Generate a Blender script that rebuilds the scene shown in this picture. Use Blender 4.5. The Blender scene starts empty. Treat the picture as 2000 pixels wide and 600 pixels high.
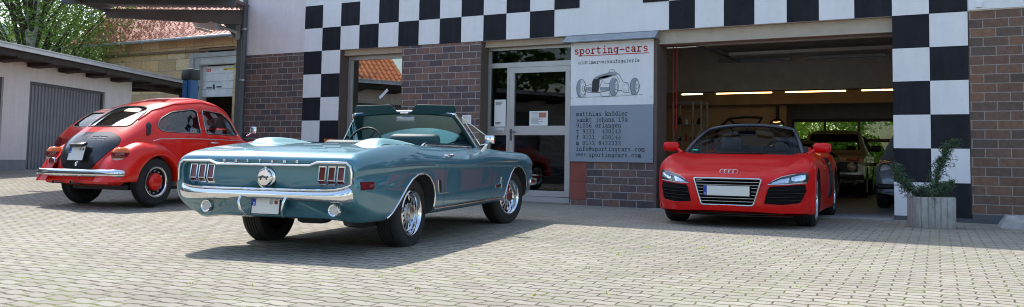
import bpy, bmesh, math, random
import numpy as np
from mathutils import Vector, Matrix
from mathutils.bvhtree import BVHTree
R = math.radians
scene = bpy.context.scene
COL = scene.collection
# ------------------------------------------------ camera
FPX, PY, PITCH, ROLL, TH = 1721.3, 195.0, 0.0686, 0.01713, 0.51918
cam_d = bpy.data.cameras.new('camera'); cam = bpy.data.objects.new('camera', cam_d); COL.objects.link(cam)
fw = Vector((-math.sin(TH)*math.cos(PITCH), math.cos(TH)*math.cos(PITCH), math.sin(PITCH)))
r0 = Vector((math.cos(TH), math.sin(TH), 0)); u0 = r0.cross(fw)
rr = math.cos(ROLL)*r0 + math.sin(ROLL)*u0; uu = -math.sin(ROLL)*r0 + math.cos(ROLL)*u0
CAMP = Vector((12.755, -13.62, 0.745))
M = Matrix((rr, uu, -fw)).transposed().to_4x4(); M.translation = CAMP
cam.matrix_world = M
cam_d.sensor_fit = 'HORIZONTAL'; cam_d.sensor_width = 36; cam_d.lens = FPX/2000*36
cam_d.shift_x = 0; cam_d.shift_y = -(300-PY)/2000
cam_d.clip_start = 0.05; cam_d.clip_end = 1500
scene.camera = cam
# ------------------------------------------------ light
SUN_EL, SUN_AZ = R(54), R(152)      # azimuth of the sun measured from +x
w = bpy.data.worlds.new('World'); scene.world = w; w.use_nodes = True
nt = w.node_tree; bg = nt.nodes['Background']
sky = nt.nodes.new('ShaderNodeTexSky'); sky.sky_type = 'NISHITA'; sky.sun_disc = False
sky.sun_elevation = SUN_EL; sky.sun_rotation = R(90) - SUN_AZ
sky.air_density = 1.2; sky.dust_density = 1.5; sky.ozone_density = 1.0
nt.links.new(sky.outputs[0], bg.inputs[0]); bg.inputs[1].default_value = 0.15
sd = bpy.data.lights.new('sun', 'SUN'); sun = bpy.data.objects.new('sun', sd); COL.objects.link(sun)
sd.energy = 2.7; sd.angle = R(0.5); sd.color = (1, .955, .89)
sv = Vector((math.cos(SUN_EL)*math.cos(SUN_AZ), math.cos(SUN_EL)*math.sin(SUN_AZ), math.sin(SUN_EL)))
sun.rotation_euler = sv.to_track_quat('Z', 'Y').to_euler(); sun.location = (0, 0, 30)
scene.view_settings.view_transform = 'Standard'; scene.view_settings.look = 'None'
scene.view_settings.exposure = 1.06; scene.view_settings.gamma = 1
scene.render.film_transparent = False
try:
    scene.cycles.max_bounces = 8; scene.cycles.diffuse_bounces = 4; scene.cycles.glossy_bounces = 4
    scene.cycles.transmission_bounces = 6; scene.cycles.transparent_max_bounces = 16
    scene.cycles.caustics_reflective = False; scene.cycles.caustics_refractive = False
    scene.cycles.use_denoising = True; scene.cycles.pixel_filter_type = 'BLACKMAN_HARRIS'; scene.cycles.filter_width = 1.05; scene.cycles.sample_clamp_indirect = 6
except Exception: pass

# ------------------------------------------------ materials
def newmat(name):
    m = bpy.data.materials.new(name); m.use_nodes = True
    return m, m.node_tree, m.node_tree.nodes['Principled BSDF']
def N(nt, t, **k):
    n = nt.nodes.new('ShaderNode'+t)
    for a, b in k.items(): setattr(n, a, b)
    return n
def mathn(nt, op, a, b=None, c=None):
    n = N(nt, 'Math', operation=op)
    for i, v in enumerate((a, b, c)):
        if v is None: continue
        if isinstance(v, (int, float)): n.inputs[i].default_value = v
        else: nt.links.new(v, n.inputs[i])
    return n.outputs[0]
def noise(nt, vec, scale, detail=4, rough=.55):
    n = N(nt, 'TexNoise'); n.inputs['Scale'].default_value = scale
    n.inputs['Detail'].default_value = detail; n.inputs['Roughness'].default_value = rough
    if vec is not None: nt.links.new(vec, n.inputs['Vector'])
    return n.outputs['Fac']
def ramp(nt, fac, stops):
    n = N(nt, 'ValToRGB'); e = n.color_ramp.elements
    while len(e) < len(stops): e.new(0.5)
    for el, (p, c) in zip(e, stops):
        el.position = p; el.color = (c if len(c) == 4 else (*c, 1)) if not isinstance(c, float) else (c, c, c, 1)
    nt.links.new(fac, n.inputs[0]); return n.outputs[0]
def mixc(nt, fac, a, b, mode='MIX'):
    n = N(nt, 'Mix', data_type='RGBA', blend_type=mode)
    for s, v in ((0, fac), (6, a), (7, b)):
        if isinstance(v, (int, float)): n.inputs[s].default_value = v
        elif isinstance(v, tuple): n.inputs[s].default_value = (*v, 1) if len(v) == 3 else v
        else: nt.links.new(v, n.inputs[s])
    return n.outputs[2]
def bump(nt, h, bsdf, strength=.3, dist=.01):
    n = N(nt, 'Bump'); n.inputs['Strength'].default_value = strength; n.inputs['Distance'].default_value = dist
    nt.links.new(h, n.inputs['Height']); nt.links.new(n.outputs[0], bsdf.inputs['Normal'])
def mul(c, k): return tuple(min(1, x*k) for x in c)
def mat(name, base, rough=.5, metal=0, coat=0, var=.12, vs=3.0, bmp=0, bs=60, spec=.5, trans=0, ior=1.45, dirt=0, streak=0):
    m, nt, b = newmat(name)
    b.inputs['Roughness'].default_value = rough; b.inputs['Metallic'].default_value = metal
    b.inputs['Coat Weight'].default_value = coat; b.inputs['Coat Roughness'].default_value = .04
    b.inputs['Specular IOR Level'].default_value = spec
    b.inputs['Transmission Weight'].default_value = trans; b.inputs['IOR'].default_value = ior
    tc = N(nt, 'TexCoord').outputs['Object']
    f = noise(nt, tc, vs, 5)
    c = ramp(nt, f, [(.3, mul(base, 1-var)), (.7, mul(base, 1+var))])
    if dirt:
        f2 = ramp(nt, noise(nt, tc, vs*3.1, 8, .7), [(.52, 0.0), (.75, float(dirt))])
        c = mixc(nt, f2, c, (.12, .10, .08))
        nt.links.new(mathn(nt, 'ADD', f2, rough), b.inputs['Roughness'])
    if streak:      # rain streaks: noise drawn out vertically
        mp = N(nt, 'Mapping'); nt.links.new(tc, mp.inputs[0]); mp.inputs['Scale'].default_value = (7, 7, .55)
        s1 = ramp(nt, noise(nt, mp.outputs[0], 1.0, 7, .65), [(.42, 0.0), (.78, float(streak))])
        s2 = ramp(nt, noise(nt, tc, 55, 2, .5), [(.70, 0.0), (.74, min(1.0, float(streak)*1.2))])
        c = mixc(nt, s1, c, (.30, .28, .27)); c = mixc(nt, s2, c, (.22, .19, .17))
    nt.links.new(c, b.inputs['Base Color'])
    if bmp: bump(nt, noise(nt, tc, bs, 4), b, bmp, .01)
    return m
def glass(name, tint=(.8, .9, .88), mixr=.12, gl_=1.0):
    # thin window pane: see-through with fresnel reflection
    m = bpy.data.materials.new(name); m.use_nodes = True; nt = m.node_tree; nt.nodes.clear()
    out = N(nt, 'OutputMaterial'); tr = N(nt, 'BsdfTransparent'); gl = N(nt, 'BsdfGlossy'); fr = N(nt, 'Fresnel')
    tr.inputs[0].default_value = (*tint, 1); gl.inputs['Roughness'].default_value = .015; gl.inputs[0].default_value = (gl_, gl_, gl_, 1)
    fr.inputs['IOR'].default_value = 1.52
    mx = N(nt, 'MixShader'); f = mathn(nt, 'ADD', fr.outputs[0], mixr); f = mathn(nt, 'MINIMUM', f, 1.0)
    nt.links.new(f, mx.inputs[0]); nt.links.new(tr.outputs[0], mx.inputs[1]); nt.links.new(gl.outputs[0], mx.inputs[2])
    nt.links.new(mx.outputs[0], out.inputs[0]); return m
def emis(name, c, s):
    m, nt, b = newmat(name); b.inputs['Base Color'].default_value = (*c, 1)
    b.inputs['Emission Color'].default_value = (*c, 1); b.inputs['Emission Strength'].default_value = s
    return m
def paint(name, base, metal=0, rough=.35, dust=.12, coat=1.0, spec=.5, cior=1.5):
    m, nt, b = newmat(name)
    tc = N(nt, 'TexCoord').outputs['Object']
    b.inputs['Metallic'].default_value = metal; b.inputs['Coat Weight'].default_value = coat
    b.inputs['Coat Roughness'].default_value = .03; b.inputs['Specular IOR Level'].default_value = spec; b.inputs['Coat IOR'].default_value = cior
    f = noise(nt, tc, 1.3, 6, .6)
    c = ramp(nt, f, [(.3, mul(base, .93)), (.7, mul(base, 1.07))])
    d = ramp(nt, noise(nt, tc, 9, 9, .72), [(.5, 0.0), (.8, float(dust))])
    c = mixc(nt, d, c, (.35, .32, .28))
    nt.links.new(c, b.inputs['Base Color'])
    nt.links.new(mathn(nt, 'ADD', mathn(nt, 'MULTIPLY', noise(nt, tc, 4, 4), .12), rough-.06), b.inputs['Roughness'])
    if metal:
        bump(nt, noise(nt, tc, 900, 2), b, .03, .001)
    return m

MT = {}
def brick_mat(name, cols, mortar, bw, bh, off=.5, msize=.006, rot=None, rough=.6, bmp=.5, axis='XZ'):
    m, nt, b = newmat(name)
    tc = N(nt, 'TexCoord').outputs['Object']
    sx = N(nt, 'SeparateXYZ'); nt.links.new(tc, sx.inputs[0])
    cb = N(nt, 'CombineXYZ'); nt.links.new(sx.outputs[axis[0]], cb.inputs[0]); nt.links.new(sx.outputs[axis[1]], cb.inputs[1])
    br = N(nt, 'TexBrick'); nt.links.new(cb.outputs[0], br.inputs[0])
    br.offset = off; br.inputs['Scale'].default_value = 1; br.inputs['Mortar Size'].default_value = msize
    br.inputs['Brick Width'].default_value = bw; br.inputs['Row Height'].default_value = bh
    br.inputs['Mortar Smooth'].default_value = .15; br.inputs['Bias'].default_value = 0
    br.inputs['Color1'].default_value = (0, 0, 0, 1); br.inputs['Color2'].default_value = (1, 1, 1, 1); br.inputs['Mortar'].default_value = (.5, .5, .5, 1)
    sp = N(nt, 'SeparateColor'); nt.links.new(br.outputs['Color'], sp.inputs[0])
    n = len(cols)
    cr = ramp(nt, sp.outputs[0], [((i+.5)/n if n > 1 else 0, c) for i, c in enumerate(cols)])
    f = noise(nt, tc, 14, 6, .65)
    cr = mixc(nt, .75, cr, ramp(nt, f, [(.25, .55), (.75, 1.4)]), 'MULTIPLY')
    f2 = ramp(nt, noise(nt, tc, 1.2, 5, .6), [(.3, .85), (.7, 1.15)])
    cr = mixc(nt, .8, cr, f2, 'MULTIPLY')
    mo = mixc(nt, .6, mortar, ramp(nt, noise(nt, tc, 25, 4), [(.3, .6), (.7, 1.3)]), 'MULTIPLY')
    nt.links.new(mixc(nt, br.outputs['Fac'], cr, mo), b.inputs['Base Color'])
    b.inputs['Roughness'].default_value = rough
    h = mathn(nt, 'SUBTRACT', mathn(nt, 'MULTIPLY', f, .35), br.outputs['Fac'])
    bump(nt, h, b, bmp, .006)
    return m

# ------------------------------------------------ objects
def link(o, parent=None):
    COL.objects.link(o)
    if parent is not None: o.parent = parent
    return o
def tag(o, label=None, cat=None, group=None, kind=None):
    if label: o['label'] = label
    if cat: o['category'] = cat
    if group: o['group'] = group
    if kind: o['kind'] = kind
    return o
def thing(name, label, cat, loc=(0, 0, 0), rz=0, group=None, pitch=0):
    o = bpy.data.objects.new(name, None); o.empty_display_size = .1
    o.location = loc; o.rotation_euler = (0, -pitch, rz)
    link(o); return tag(o, label, cat, group)
def copy_tree(o, parent=None):
    c = o.copy(); COL.objects.link(c); c.parent = parent
    for ch in list(o.children): copy_tree(ch, c)
    return c
def smooth_by_angle(me, ang=35):
    bm = bmesh.new(); bm.from_mesh(me)
    for f in bm.faces: f.smooth = True
    lim = R(ang)
    for e in bm.edges:
        e.smooth = not (len(e.link_faces) == 2 and e.calc_face_angle(0) > lim) if len(e.link_faces) == 2 else True
    bm.to_mesh(me); bm.free()
def mesh_obj(name, verts, faces, m, parent=None, smooth=None, mats=None, idx=None):
    me = bpy.data.meshes.new(name); me.from_pydata([tuple(v) for v in verts], [], [tuple(f) for f in faces])
    me.validate(); me.update()
    for mm in (mats or [m]): me.materials.append(mm)
    if idx is not None and len(idx) == len(me.polygons): me.polygons.foreach_set('material_index', idx)
    if smooth: smooth_by_angle(me, smooth)
    return link(bpy.data.objects.new(name, me), parent)
class MB:
    def __init__(s): s.v = []; s.f = []; s.mi = []; s.cur = 0
    def add(s, vs, fs):
        o = len(s.v); s.v += [tuple(v) for v in vs]; s.f += [tuple(i+o for i in f) for f in fs]; s.mi += [s.cur]*len(fs)
        return s
    def box(s, x0, x1, y0, y1, z0, z1, T=None, bev=0):
        if bev > 0:
            bm = bmesh.new(); bmesh.ops.create_cube(bm, size=1)
            for v in bm.verts: v.co = Vector(((x0+x1)/2+v.co.x*(x1-x0), (y0+y1)/2+v.co.y*(y1-y0), (z0+z1)/2+v.co.z*(z1-z0)))
            bmesh.ops.bevel(bm, geom=list(bm.edges), offset=bev, segments=2, affect='EDGES', profile=.5)
            bm.verts.ensure_lookup_table()
            vs = [v.co.copy() for v in bm.verts]; fs = [[v.index for v in f.verts] for f in bm.faces]; bm.free()
        else:
            vs = [Vector((x, y, z)) for x in (x0, x1) for y in (y0, y1) for z in (z0, z1)]
            fs = [(0, 1, 3, 2), (4, 6, 7, 5), (0, 4, 5, 1), (2, 3, 7, 6), (0, 2, 6, 4), (1, 5, 7, 3)]
        if T is not None: vs = [T @ v for v in vs]
        return s.add(vs, fs)
    def tube(s, pts, r, n=10, closed=False, caps=True, ry=None):
        pts = [Vector(p) for p in pts]; rs = r if isinstance(r, (list, tuple)) else [r]*len(pts)
        m = len(pts); vs = []; up = None
        for i, p in enumerate(pts):
            a = pts[(i-1) % m] if (closed or i > 0) else p; b = pts[(i+1) % m] if (closed or i < m-1) else p
            t = (b-a).normalized()
            if up is None:
                up = Vector((0, 0, 1)) if abs(t.z) < .9 else Vector((0, 1, 0))
            sd = t.cross(up).normalized(); up = sd.cross(t).normalized()
            for k in range(n):
                an = 2*math.pi*k/n; vs.append(p + rs[i]*(math.cos(an)*sd + math.sin(an)*(ry or 1)*up))
        fs = []
        for i in range(m if closed else m-1):
            j = (i+1) % m
            for k in range(n): fs.append((i*n+k, i*n+(k+1) % n, j*n+(k+1) % n, j*n+k))
        if not closed and caps: fs += [tuple(range(n))[::-1], tuple((m-1)*n+k for k in range(n))]
        return s.add(vs, fs)
    def lathe(s, prof, n=32, T=None, close=False, caps=False):
        # profile (r, h) revolved about local z
        vs = []; m = len(prof)
        for (r_, h) in prof:
            for k in range(n):
                a = 2*math.pi*k/n; vs.append(Vector((r_*math.cos(a), r_*math.sin(a), h)))
        if T is not None: vs = [T @ v for v in vs]
        fs = []
        for i in range(m if close else m-1):
            j = (i+1) % m
            for k in range(n): fs.append((i*n+k, i*n+(k+1) % n, j*n+(k+1) % n, j*n+k))
        if caps:
            if prof[0][0] > 1e-4: fs.append(tuple(range(n))[::-1])
            if prof[-1][0] > 1e-4: fs.append(tuple((m-1)*n+k for k in range(n)))
        return s.add(vs, fs)
    def prism(s, poly, a, b, T=None, plane='XZ'):
        # 2D polygon extruded from a to b along the axis left out
        n = len(poly)
        def P(p, h): return Vector({'XZ': (p[0], h, p[1]), 'XY': (p[0], p[1], h), 'YZ': (h, p[0], p[1])}[plane])
        vs = [P(p, a) for p in poly]+[P(p, b) for p in poly]
        if T is not None: vs = [T @ v for v in vs]
        fs = [tuple(range(n)), tuple(range(2*n-1, n-1, -1))]+[(i, i+n, (i+1) % n+n, (i+1) % n) for i in range(n)]
        return s.add(vs, fs)
    def build(s, name, m, parent=None, smooth=None, mats=None, bevel=0, recalc=True, origin=None):
        me = bpy.data.meshes.new(name); me.from_pydata(s.v, [], s.f); me.validate(); me.update()
        for mm in (mats or [m]): me.materials.append(mm)
        if mats and len(s.mi) == len(me.polygons): me.polygons.foreach_set('material_index', s.mi)
        if recalc:
            bm = bmesh.new(); bm.from_mesh(me); bmesh.ops.remove_doubles(bm, verts=bm.verts, dist=1e-6)
            bmesh.ops.recalc_face_normals(bm, faces=bm.faces)
            if bevel: bmesh.ops.bevel(bm, geom=[e for e in bm.edges if len(e.link_faces) == 2 and e.calc_face_angle(0) > .6], offset=bevel, segments=2, affect='EDGES')
            bm.to_mesh(me); bm.free()
        if smooth: smooth_by_angle(me, smooth)
        o = bpy.data.objects.new(name, me)
        if origin is not None:
            me.transform(Matrix.Translation(-Vector(origin))); o.location = origin
        return link(o, parent)
def TR(x=0, y=0, z=0, rx=0, ry=0, rz=0, s=1):
    from mathutils import Euler
    return Matrix.Translation((x, y, z)) @ Euler((rx, ry, rz)).to_matrix().to_4x4() @ Matrix.Scale(s, 4)

# ---- text: built-in font turned into mesh
def text_obj(name, s, size, m, parent, T, ext=.001, spacing=1.0, mono=None, bold=0, align='LEFT'):
    """letters as one mesh; local x right, y up, z out of the surface; T maps to parent space"""
    vs = []; fs = []
    def conv(body, x):
        cu = bpy.data.curves.new('lettering', 'FONT'); cu.body = body; cu.size = size; cu.extrude = ext; cu.space_character = spacing
        cu.offset = bold; cu.resolution_u = 3; cu.align_x = align if mono is None else 'CENTER'
        ob = bpy.data.objects.new('lettering', cu); COL.objects.link(ob)
        dg = bpy.context.evaluated_depsgraph_get(); dg.update()
        me = bpy.data.meshes.new_from_object(ob.evaluated_get(dg))
        o = len(vs)
        for v in me.vertices: vs.append(T @ (v.co+Vector((x, 0, 0))))
        for p in me.polygons: fs.append([i+o for i in p.vertices])
        bpy.data.objects.remove(ob); bpy.data.curves.remove(cu); bpy.data.meshes.remove(me)
    if mono is None: conv(s, 0)
    else:
        for i, ch in enumerate(s):
            if ch != ' ': conv(ch, (i+.5)*mono)
    return mesh_obj(name, vs, fs, m, parent)

# ---- surfaces for car bodies
def pchip(x, Y, xi):
    x = np.asarray(x, float); Y = np.asarray(Y, float); n = len(x)
    h = np.diff(x); d = np.diff(Y, axis=0)/h[:, None]
    m = np.zeros_like(Y)
    if n == 2: m[:] = d[0]
    else:
        w1 = 2*h[1:]+h[:-1]; w2 = h[1:]+2*h[:-1]
        with np.errstate(divide='ignore', invalid='ignore'):
            mm = (w1+w2)[:, None]/(w1[:, None]/d[:-1]+w2[:, None]/d[1:])
        mm[~np.isfinite(mm)] = 0; mm[d[:-1]*d[1:] <= 0] = 0
        cat = (h[1:, None]*d[:-1]+h[:-1, None]*d[1:])/(h[1:]+h[:-1])[:, None]
        m[1:-1] = .5*mm+.5*np.clip(cat, -3*np.minimum(abs(d[:-1]), abs(d[1:])) - abs(mm)*0, 3*np.minimum(abs(d[:-1]), abs(d[1:]))) if True else mm
        m[0] = d[0]; m[-1] = d[-1]
    k = np.clip(np.searchsorted(x, xi, side='right')-1, 0, n-2)
    t = ((xi-x[k])/h[k])[:, None]; hh = h[k][:, None]
    return (2*t**3-3*t**2+1)*Y[k]+(t**3-2*t**2+t)*hh*m[k]+(-2*t**3+3*t**2)*Y[k+1]+(t**3-t**2)*hh*m[k+1]
def dens(par, res, mn=1):
    out = []
    for a, b in zip(par[:-1], par[1:]):
        k = max(mn, int(math.ceil((b-a)/res))); out += list(np.linspace(a, b, k, endpoint=False))
    return np.array(out+[par[-1]])
def inset_cavity(ctrl, x0, x1, zfloor, ky=.91, dz=.035):
    C = []
    for st in ctrl:
        if x0 <= st[0][0] <= x1:
            C.append([(p[0], p[1]*ky, max(zfloor, p[2]-dz*min(1, max(0, (p[2]-.6)*4)))) for p in st])
    G = surf(C, .05); vs, fs = grid_mesh(G); b = MB(); b.add(vs, fs); return b
def surf(ctrl, res=.04):
    """ctrl: [station][row] -> (x,y,z); returns dense grid"""
    C = np.array(ctrl, float)
    du = np.linalg.norm(np.diff(C, axis=0), axis=2).mean(axis=1)+1e-3; U = np.concatenate([[0], np.cumsum(du)])
    dv = np.linalg.norm(np.diff(C, axis=1), axis=2).mean(axis=0)+1e-3; V = np.concatenate([[0], np.cumsum(dv)])
    ui = dens(U, res); vi = dens(V, res)
    A = pchip(U, C.reshape(len(U), -1), ui).reshape(len(ui), len(V), 3)
    B = pchip(V, A.transpose(1, 0, 2).reshape(len(V), -1), vi).reshape(len(vi), len(ui), 3).transpose(1, 0, 2)
    return B
def grid_mesh(G, mirror=True, caps=True):
    """closed body from a half grid whose first and last rows lie on y=0"""
    nu, nv, _ = G.shape
    if mirror:
        L = G.copy(); L[:, :, 1] *= -1
        ring = np.concatenate([G, L[:, ::-1][:, 1:-1]], axis=1)
    else: ring = G
    nr = ring.shape[1]; vs = ring.reshape(-1, 3).tolist(); fs = []
    for i in range(nu-1):
        for k in range(nr):
            k2 = (k+1) % nr; fs.append((i*nr+k, i*nr+k2, (i+1)*nr+k2, (i+1)*nr+k))
    if caps:
        for i, rev in ((0, True), (nu-1, False)):
            c = ring[i].mean(axis=0).tolist(); vs.append(c); ci = len(vs)-1
            for k in range(nr):
                k2 = (k+1) % nr; fs.append((i*nr+k, i*nr+k2, ci) if rev else (i*nr+k2, i*nr+k, ci))
    return vs, fs
def clean(me, dist=2e-4):
    bm = bmesh.new(); bm.from_mesh(me)
    bmesh.ops.remove_doubles(bm, verts=bm.verts, dist=dist)
    bmesh.ops.dissolve_degenerate(bm, dist=1e-5, edges=bm.edges)
    bmesh.ops.recalc_face_normals(bm, faces=bm.faces); bm.to_mesh(me); bm.free()
def boolean(o, cutters, op='DIFFERENCE', keepmat=True):
    """cutters: list of MB or objects; they are removed afterwards"""
    for c in cutters:
        if isinstance(c, MB):
            c = c.build('cutter', o.data.materials[0]); clean(c.data, 1e-5)
        c.parent = o.parent
        md = o.modifiers.new('b', 'BOOLEAN'); md.operation = op; md.solver = 'EXACT'; md.object = c
        dg = bpy.context.evaluated_depsgraph_get(); dg.update()
        me = bpy.data.meshes.new_from_object(o.evaluated_get(dg))
        o.modifiers.clear()
        if len(me.polygons) > 10: old = o.data; o.data = me
        else: print('BOOLEAN FAILED', o.name)
        cm = c.data; bpy.data.objects.remove(c)
    return o
def bvh_of(o):
    me = o.data
    return BVHTree.FromPolygons([v.co.copy() for v in me.vertices], [tuple(p.vertices) for p in me.polygons])
AX = {'x': 0, 'y': 1, 'z': 2}
def cast(bvh, a, b, d, dist=6):
    """2D point (a,b) cast along direction d ('-x' looks toward -x from far +x)"""
    ax = AX[d[1]]; s = 1 if d[0] == '+' else -1
    oth = [i for i in range(3) if i != ax]
    o = Vector((0, 0, 0)); o[oth[0]] = a; o[oth[1]] = b; o[ax] = -s*dist
    v = Vector((0, 0, 0)); v[ax] = s
    h = bvh.ray_cast(o, v)
    if h[0] is None: return None, None
    n = h[1]
    if n.dot(v) > 0: n = -n
    return h[0], n
def conform(bvh, poly, d, name, m, parent, off=.003, th=.01, res=.03, smooth=40, along=None, lift=None):
    """a patch with 2D outline poly laid on the body seen along d"""
    bm = bmesh.new()
    vv = [bm.verts.new((p[0], p[1], 0)) for p in poly]; bm.faces.new(vv)
    xs = [p[0] for p in poly]; ys = [p[1] for p in poly]
    for lo, hi, nrm in ((min(xs), max(xs), (1, 0, 0)), (min(ys), max(ys), (0, 1, 0))):
        k = int((hi-lo)/res)
        for i in range(1, k+1):
            q = lo+(hi-lo)*i/(k+1); co = (q*nrm[0], q*nrm[1], 0)
            bmesh.ops.bisect_plane(bm, geom=list(bm.verts)+list(bm.edges)+list(bm.faces), plane_co=co, plane_no=nrm, dist=1e-6)
    bmesh.ops.triangulate(bm, faces=[f for f in bm.faces if len(f.verts) > 4])
    s = 1 if d[0] == '+' else -1; ax = AX[d[1]]; dirv = Vector((0, 0, 0)); dirv[ax] = -s
    miss = []
    for v in bm.verts:
        p, n = cast(bvh, v.co.x, v.co.y, d)
        if p is None: miss.append(v); v.co = Vector((0, 0, 0)); continue
        nn = n if along is None else dirv
        v.co = p + nn*off
        if lift: v.co = lift(v.co)
        v.normal = nn
    if miss: bmesh.ops.delete(bm, geom=miss, context='VERTS')
    bm.normal_update()
    if not bm.faces: bm.free(); return None
    if sum((f.normal.dot(dirv)*f.calc_area() for f in bm.faces)) < 0: bmesh.ops.reverse_faces(bm, faces=bm.faces); bm.normal_update()
    if th > 0:
        bm.normal_update()
        vn = [(v, v.normal.copy()) for v in bm.verts]
        r_ = bmesh.ops.extrude_face_region(bm, geom=list(bm.faces))
        nv = [g for g in r_['geom'] if isinstance(g, bmesh.types.BMVert)]
        kd = {tuple(round(c, 6) for c in v.co): n_ for v, n_ in vn}
        for v in nv:
            n_ = kd.get(tuple(round(c, 6) for c in v.co), dirv)
            v.co += n_*th
        bmesh.ops.recalc_face_normals(bm, faces=bm.faces)
    me = bpy.data.meshes.new(name); bm.to_mesh(me); bm.free()
    me.materials.append(m)
    if smooth: smooth_by_angle(me, smooth)
    return link(bpy.data.objects.new(name, me), parent)
def strip(bvh, pts, d, name, m, parent, w=.006, h=.003, res=.03, closed=False, n=6, off=0.0):
    """a bead following a 2D polyline laid on the body"""
    P = []
    q = list(pts)+([pts[0]] if closed else [])
    for a, b in zip(q[:-1], q[1:]):
        L = math.hypot(b[0]-a[0], b[1]-a[1]); k = max(1, int(L/res))
        for i in range(k): P.append((a[0]+(b[0]-a[0])*i/k, a[1]+(b[1]-a[1])*i/k))
    if not closed: P.append(q[-1])
    S = []
    for a in P:
        p, nn = cast(bvh, a[0], a[1], d)
        if p is not None: S.append((p, nn))
    if len(S) < 2: return None
    vs = []; mcount = len(S)
    for i, (p, nn) in enumerate(S):
        a = S[(i-1) % mcount][0] if (closed or i) else p; b = S[(i+1) % mcount][0] if (closed or i < mcount-1) else p
        t = (b-a)
        if t.length < 1e-7: t = Vector((1, 0, 0))
        sd = t.normalized().cross(nn).normalized()
        for k in range(n):
            an = math.pi*k/(n-1); vs.append(p + nn*(off-.001+math.sin(an)*h) + sd*math.cos(an)*w*.5)
    fs = []
    for i in range(mcount if closed else mcount-1):
        j = (i+1) % mcount
        for k in range(n-1): fs.append((i*n+k, i*n+k+1, j*n+k+1, j*n+k))
    me_o = mesh_obj(name, vs, fs, m, parent, smooth=60)
    return me_o
def rpoly(x0, x1, y0, y1, r=.02, n=4):
    out = []
    for cx, cy, a0 in ((x1-r, y1-r, 0), (x0+r, y1-r, 90), (x0+r, y0+r, 180), (x1-r, y0+r, 270)):
        for i in range(n+1):
            a = R(a0+90*i/n); out.append((cx+r*math.cos(a), cy+r*math.sin(a)))
    return out
def rounded(poly, r=.03, n=4):
    out = []; m = len(poly)
    for i in range(m):
        p = Vector(poly[i]); a = Vector(poly[i-1]); b = Vector(poly[(i+1) % m])
        da = (a-p); db = (b-p); k = min(r, da.length*.45, db.length*.45)
        s = p+da.normalized()*k; e = p+db.normalized()*k
        for j in range(n+1):
            t = j/n; q = s*(1-t)**2+p*2*t*(1-t)+e*t*t; out.append((q.x, q.y))
    return out
def circle2(cx, cy, r, n=24, ry=None): return [(cx+r*math.cos(2*math.pi*i/n), cy+(ry or r)*math.sin(2*math.pi*i/n)) for i in range(n)]
# ================================================ palette
M_plaster = mat('pink plaster', (.80, .74, .76), .9, var=.05, bmp=.25, bs=45, dirt=.12, streak=.13)
M_white = mat('white wall paint', (.82, .83, .85), .75, var=.03, vs=2, bmp=.08, bs=30, dirt=.07, streak=.10)
M_tblack = mat('black painted board', (.012, .013, .020), .6, spec=.25, var=.3, vs=4, dirt=.08, streak=.04)
M_twhite = mat('white painted board', (.82, .83, .85), .5, var=.03, dirt=.08, streak=.12)
M_brown = mat('brown painted plaster', (.13, .095, .08), .7, var=.1, bmp=.15, bs=80)
M_beige = mat('beige painted beam', (.48, .42, .34), .6, var=.08, vs=5, dirt=.2)
M_alu = mat('aluminium frame', (.50, .50, .50), .38, .55, var=.06, dirt=.08)
M_grey = mat('grey board', (.27, .31, .37), .5, var=.04, dirt=.05)
M_zinc = mat('zinc sheet', (.36, .39, .42), .45, .6, var=.15, vs=6)
M_dgrey = mat('dark grey paint', (.10, .11, .12), .55, .2, var=.15, dirt=.15)
M_black = mat('black plastic', (.015, .015, .017), .45, var=.2)
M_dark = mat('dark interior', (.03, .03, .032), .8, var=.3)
M_glass = glass('window glass', (.72, .78, .76), .0, .55)
M_room = mat('room wall', (.30, .27, .23), .85, var=.1)
M_conc = mat('concrete', (.36, .35, .33), .9, var=.18, vs=7, bmp=.5, bs=60, dirt=.35)
M_floor = mat('workshop floor', (.30, .28, .25), .35, var=.2, vs=2, dirt=.3)
M_brickL = brick_mat('grey brown clinker', [(.12, .078, .074), (.17, .10, .082), (.072, .057, .066), (.20, .112, .085), (.135, .088, .082), (.095, .068, .074)], (.38, .36, .35), .30, .124)
M_brickR = brick_mat('brown clinker', [(.185, .098, .062), (.135, .075, .052), (.225, .115, .070), (.09, .062, .054), (.165, .092, .064), (.115, .075, .06)], (.30, .275, .25), .31, .127)
M_stone = brick_mat('sandstone', [(.66, .49, .28), (.54, .38, .20), (.72, .57, .36), (.46, .33, .19), (.62, .44, .24)], (.36, .29, .2), .95, .42, msize=.014, rough=.9)
M_wood = mat('dark weathered wood', (.045, .033, .028), .85, var=.3, vs=5)
M_paper = mat('paper', (.82, .82, .80), .6, var=.02)
M_ink = mat('black print', (.02, .02, .025), .6, var=.1)
M_red = mat('red print', (.50, .02, .02), .6, var=.1)
M_redbrown = mat('oxide red plaster', (.26, .075, .055), .8, var=.12, bmp=.1)
M_chrome = mat('chrome', (.82, .83, .85), .06, 1, var=.03)
M_rubber = mat('tyre rubber', (.022, .022, .023), .8, var=.2, vs=12, bmp=.2, bs=90, dirt=.12)

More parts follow.
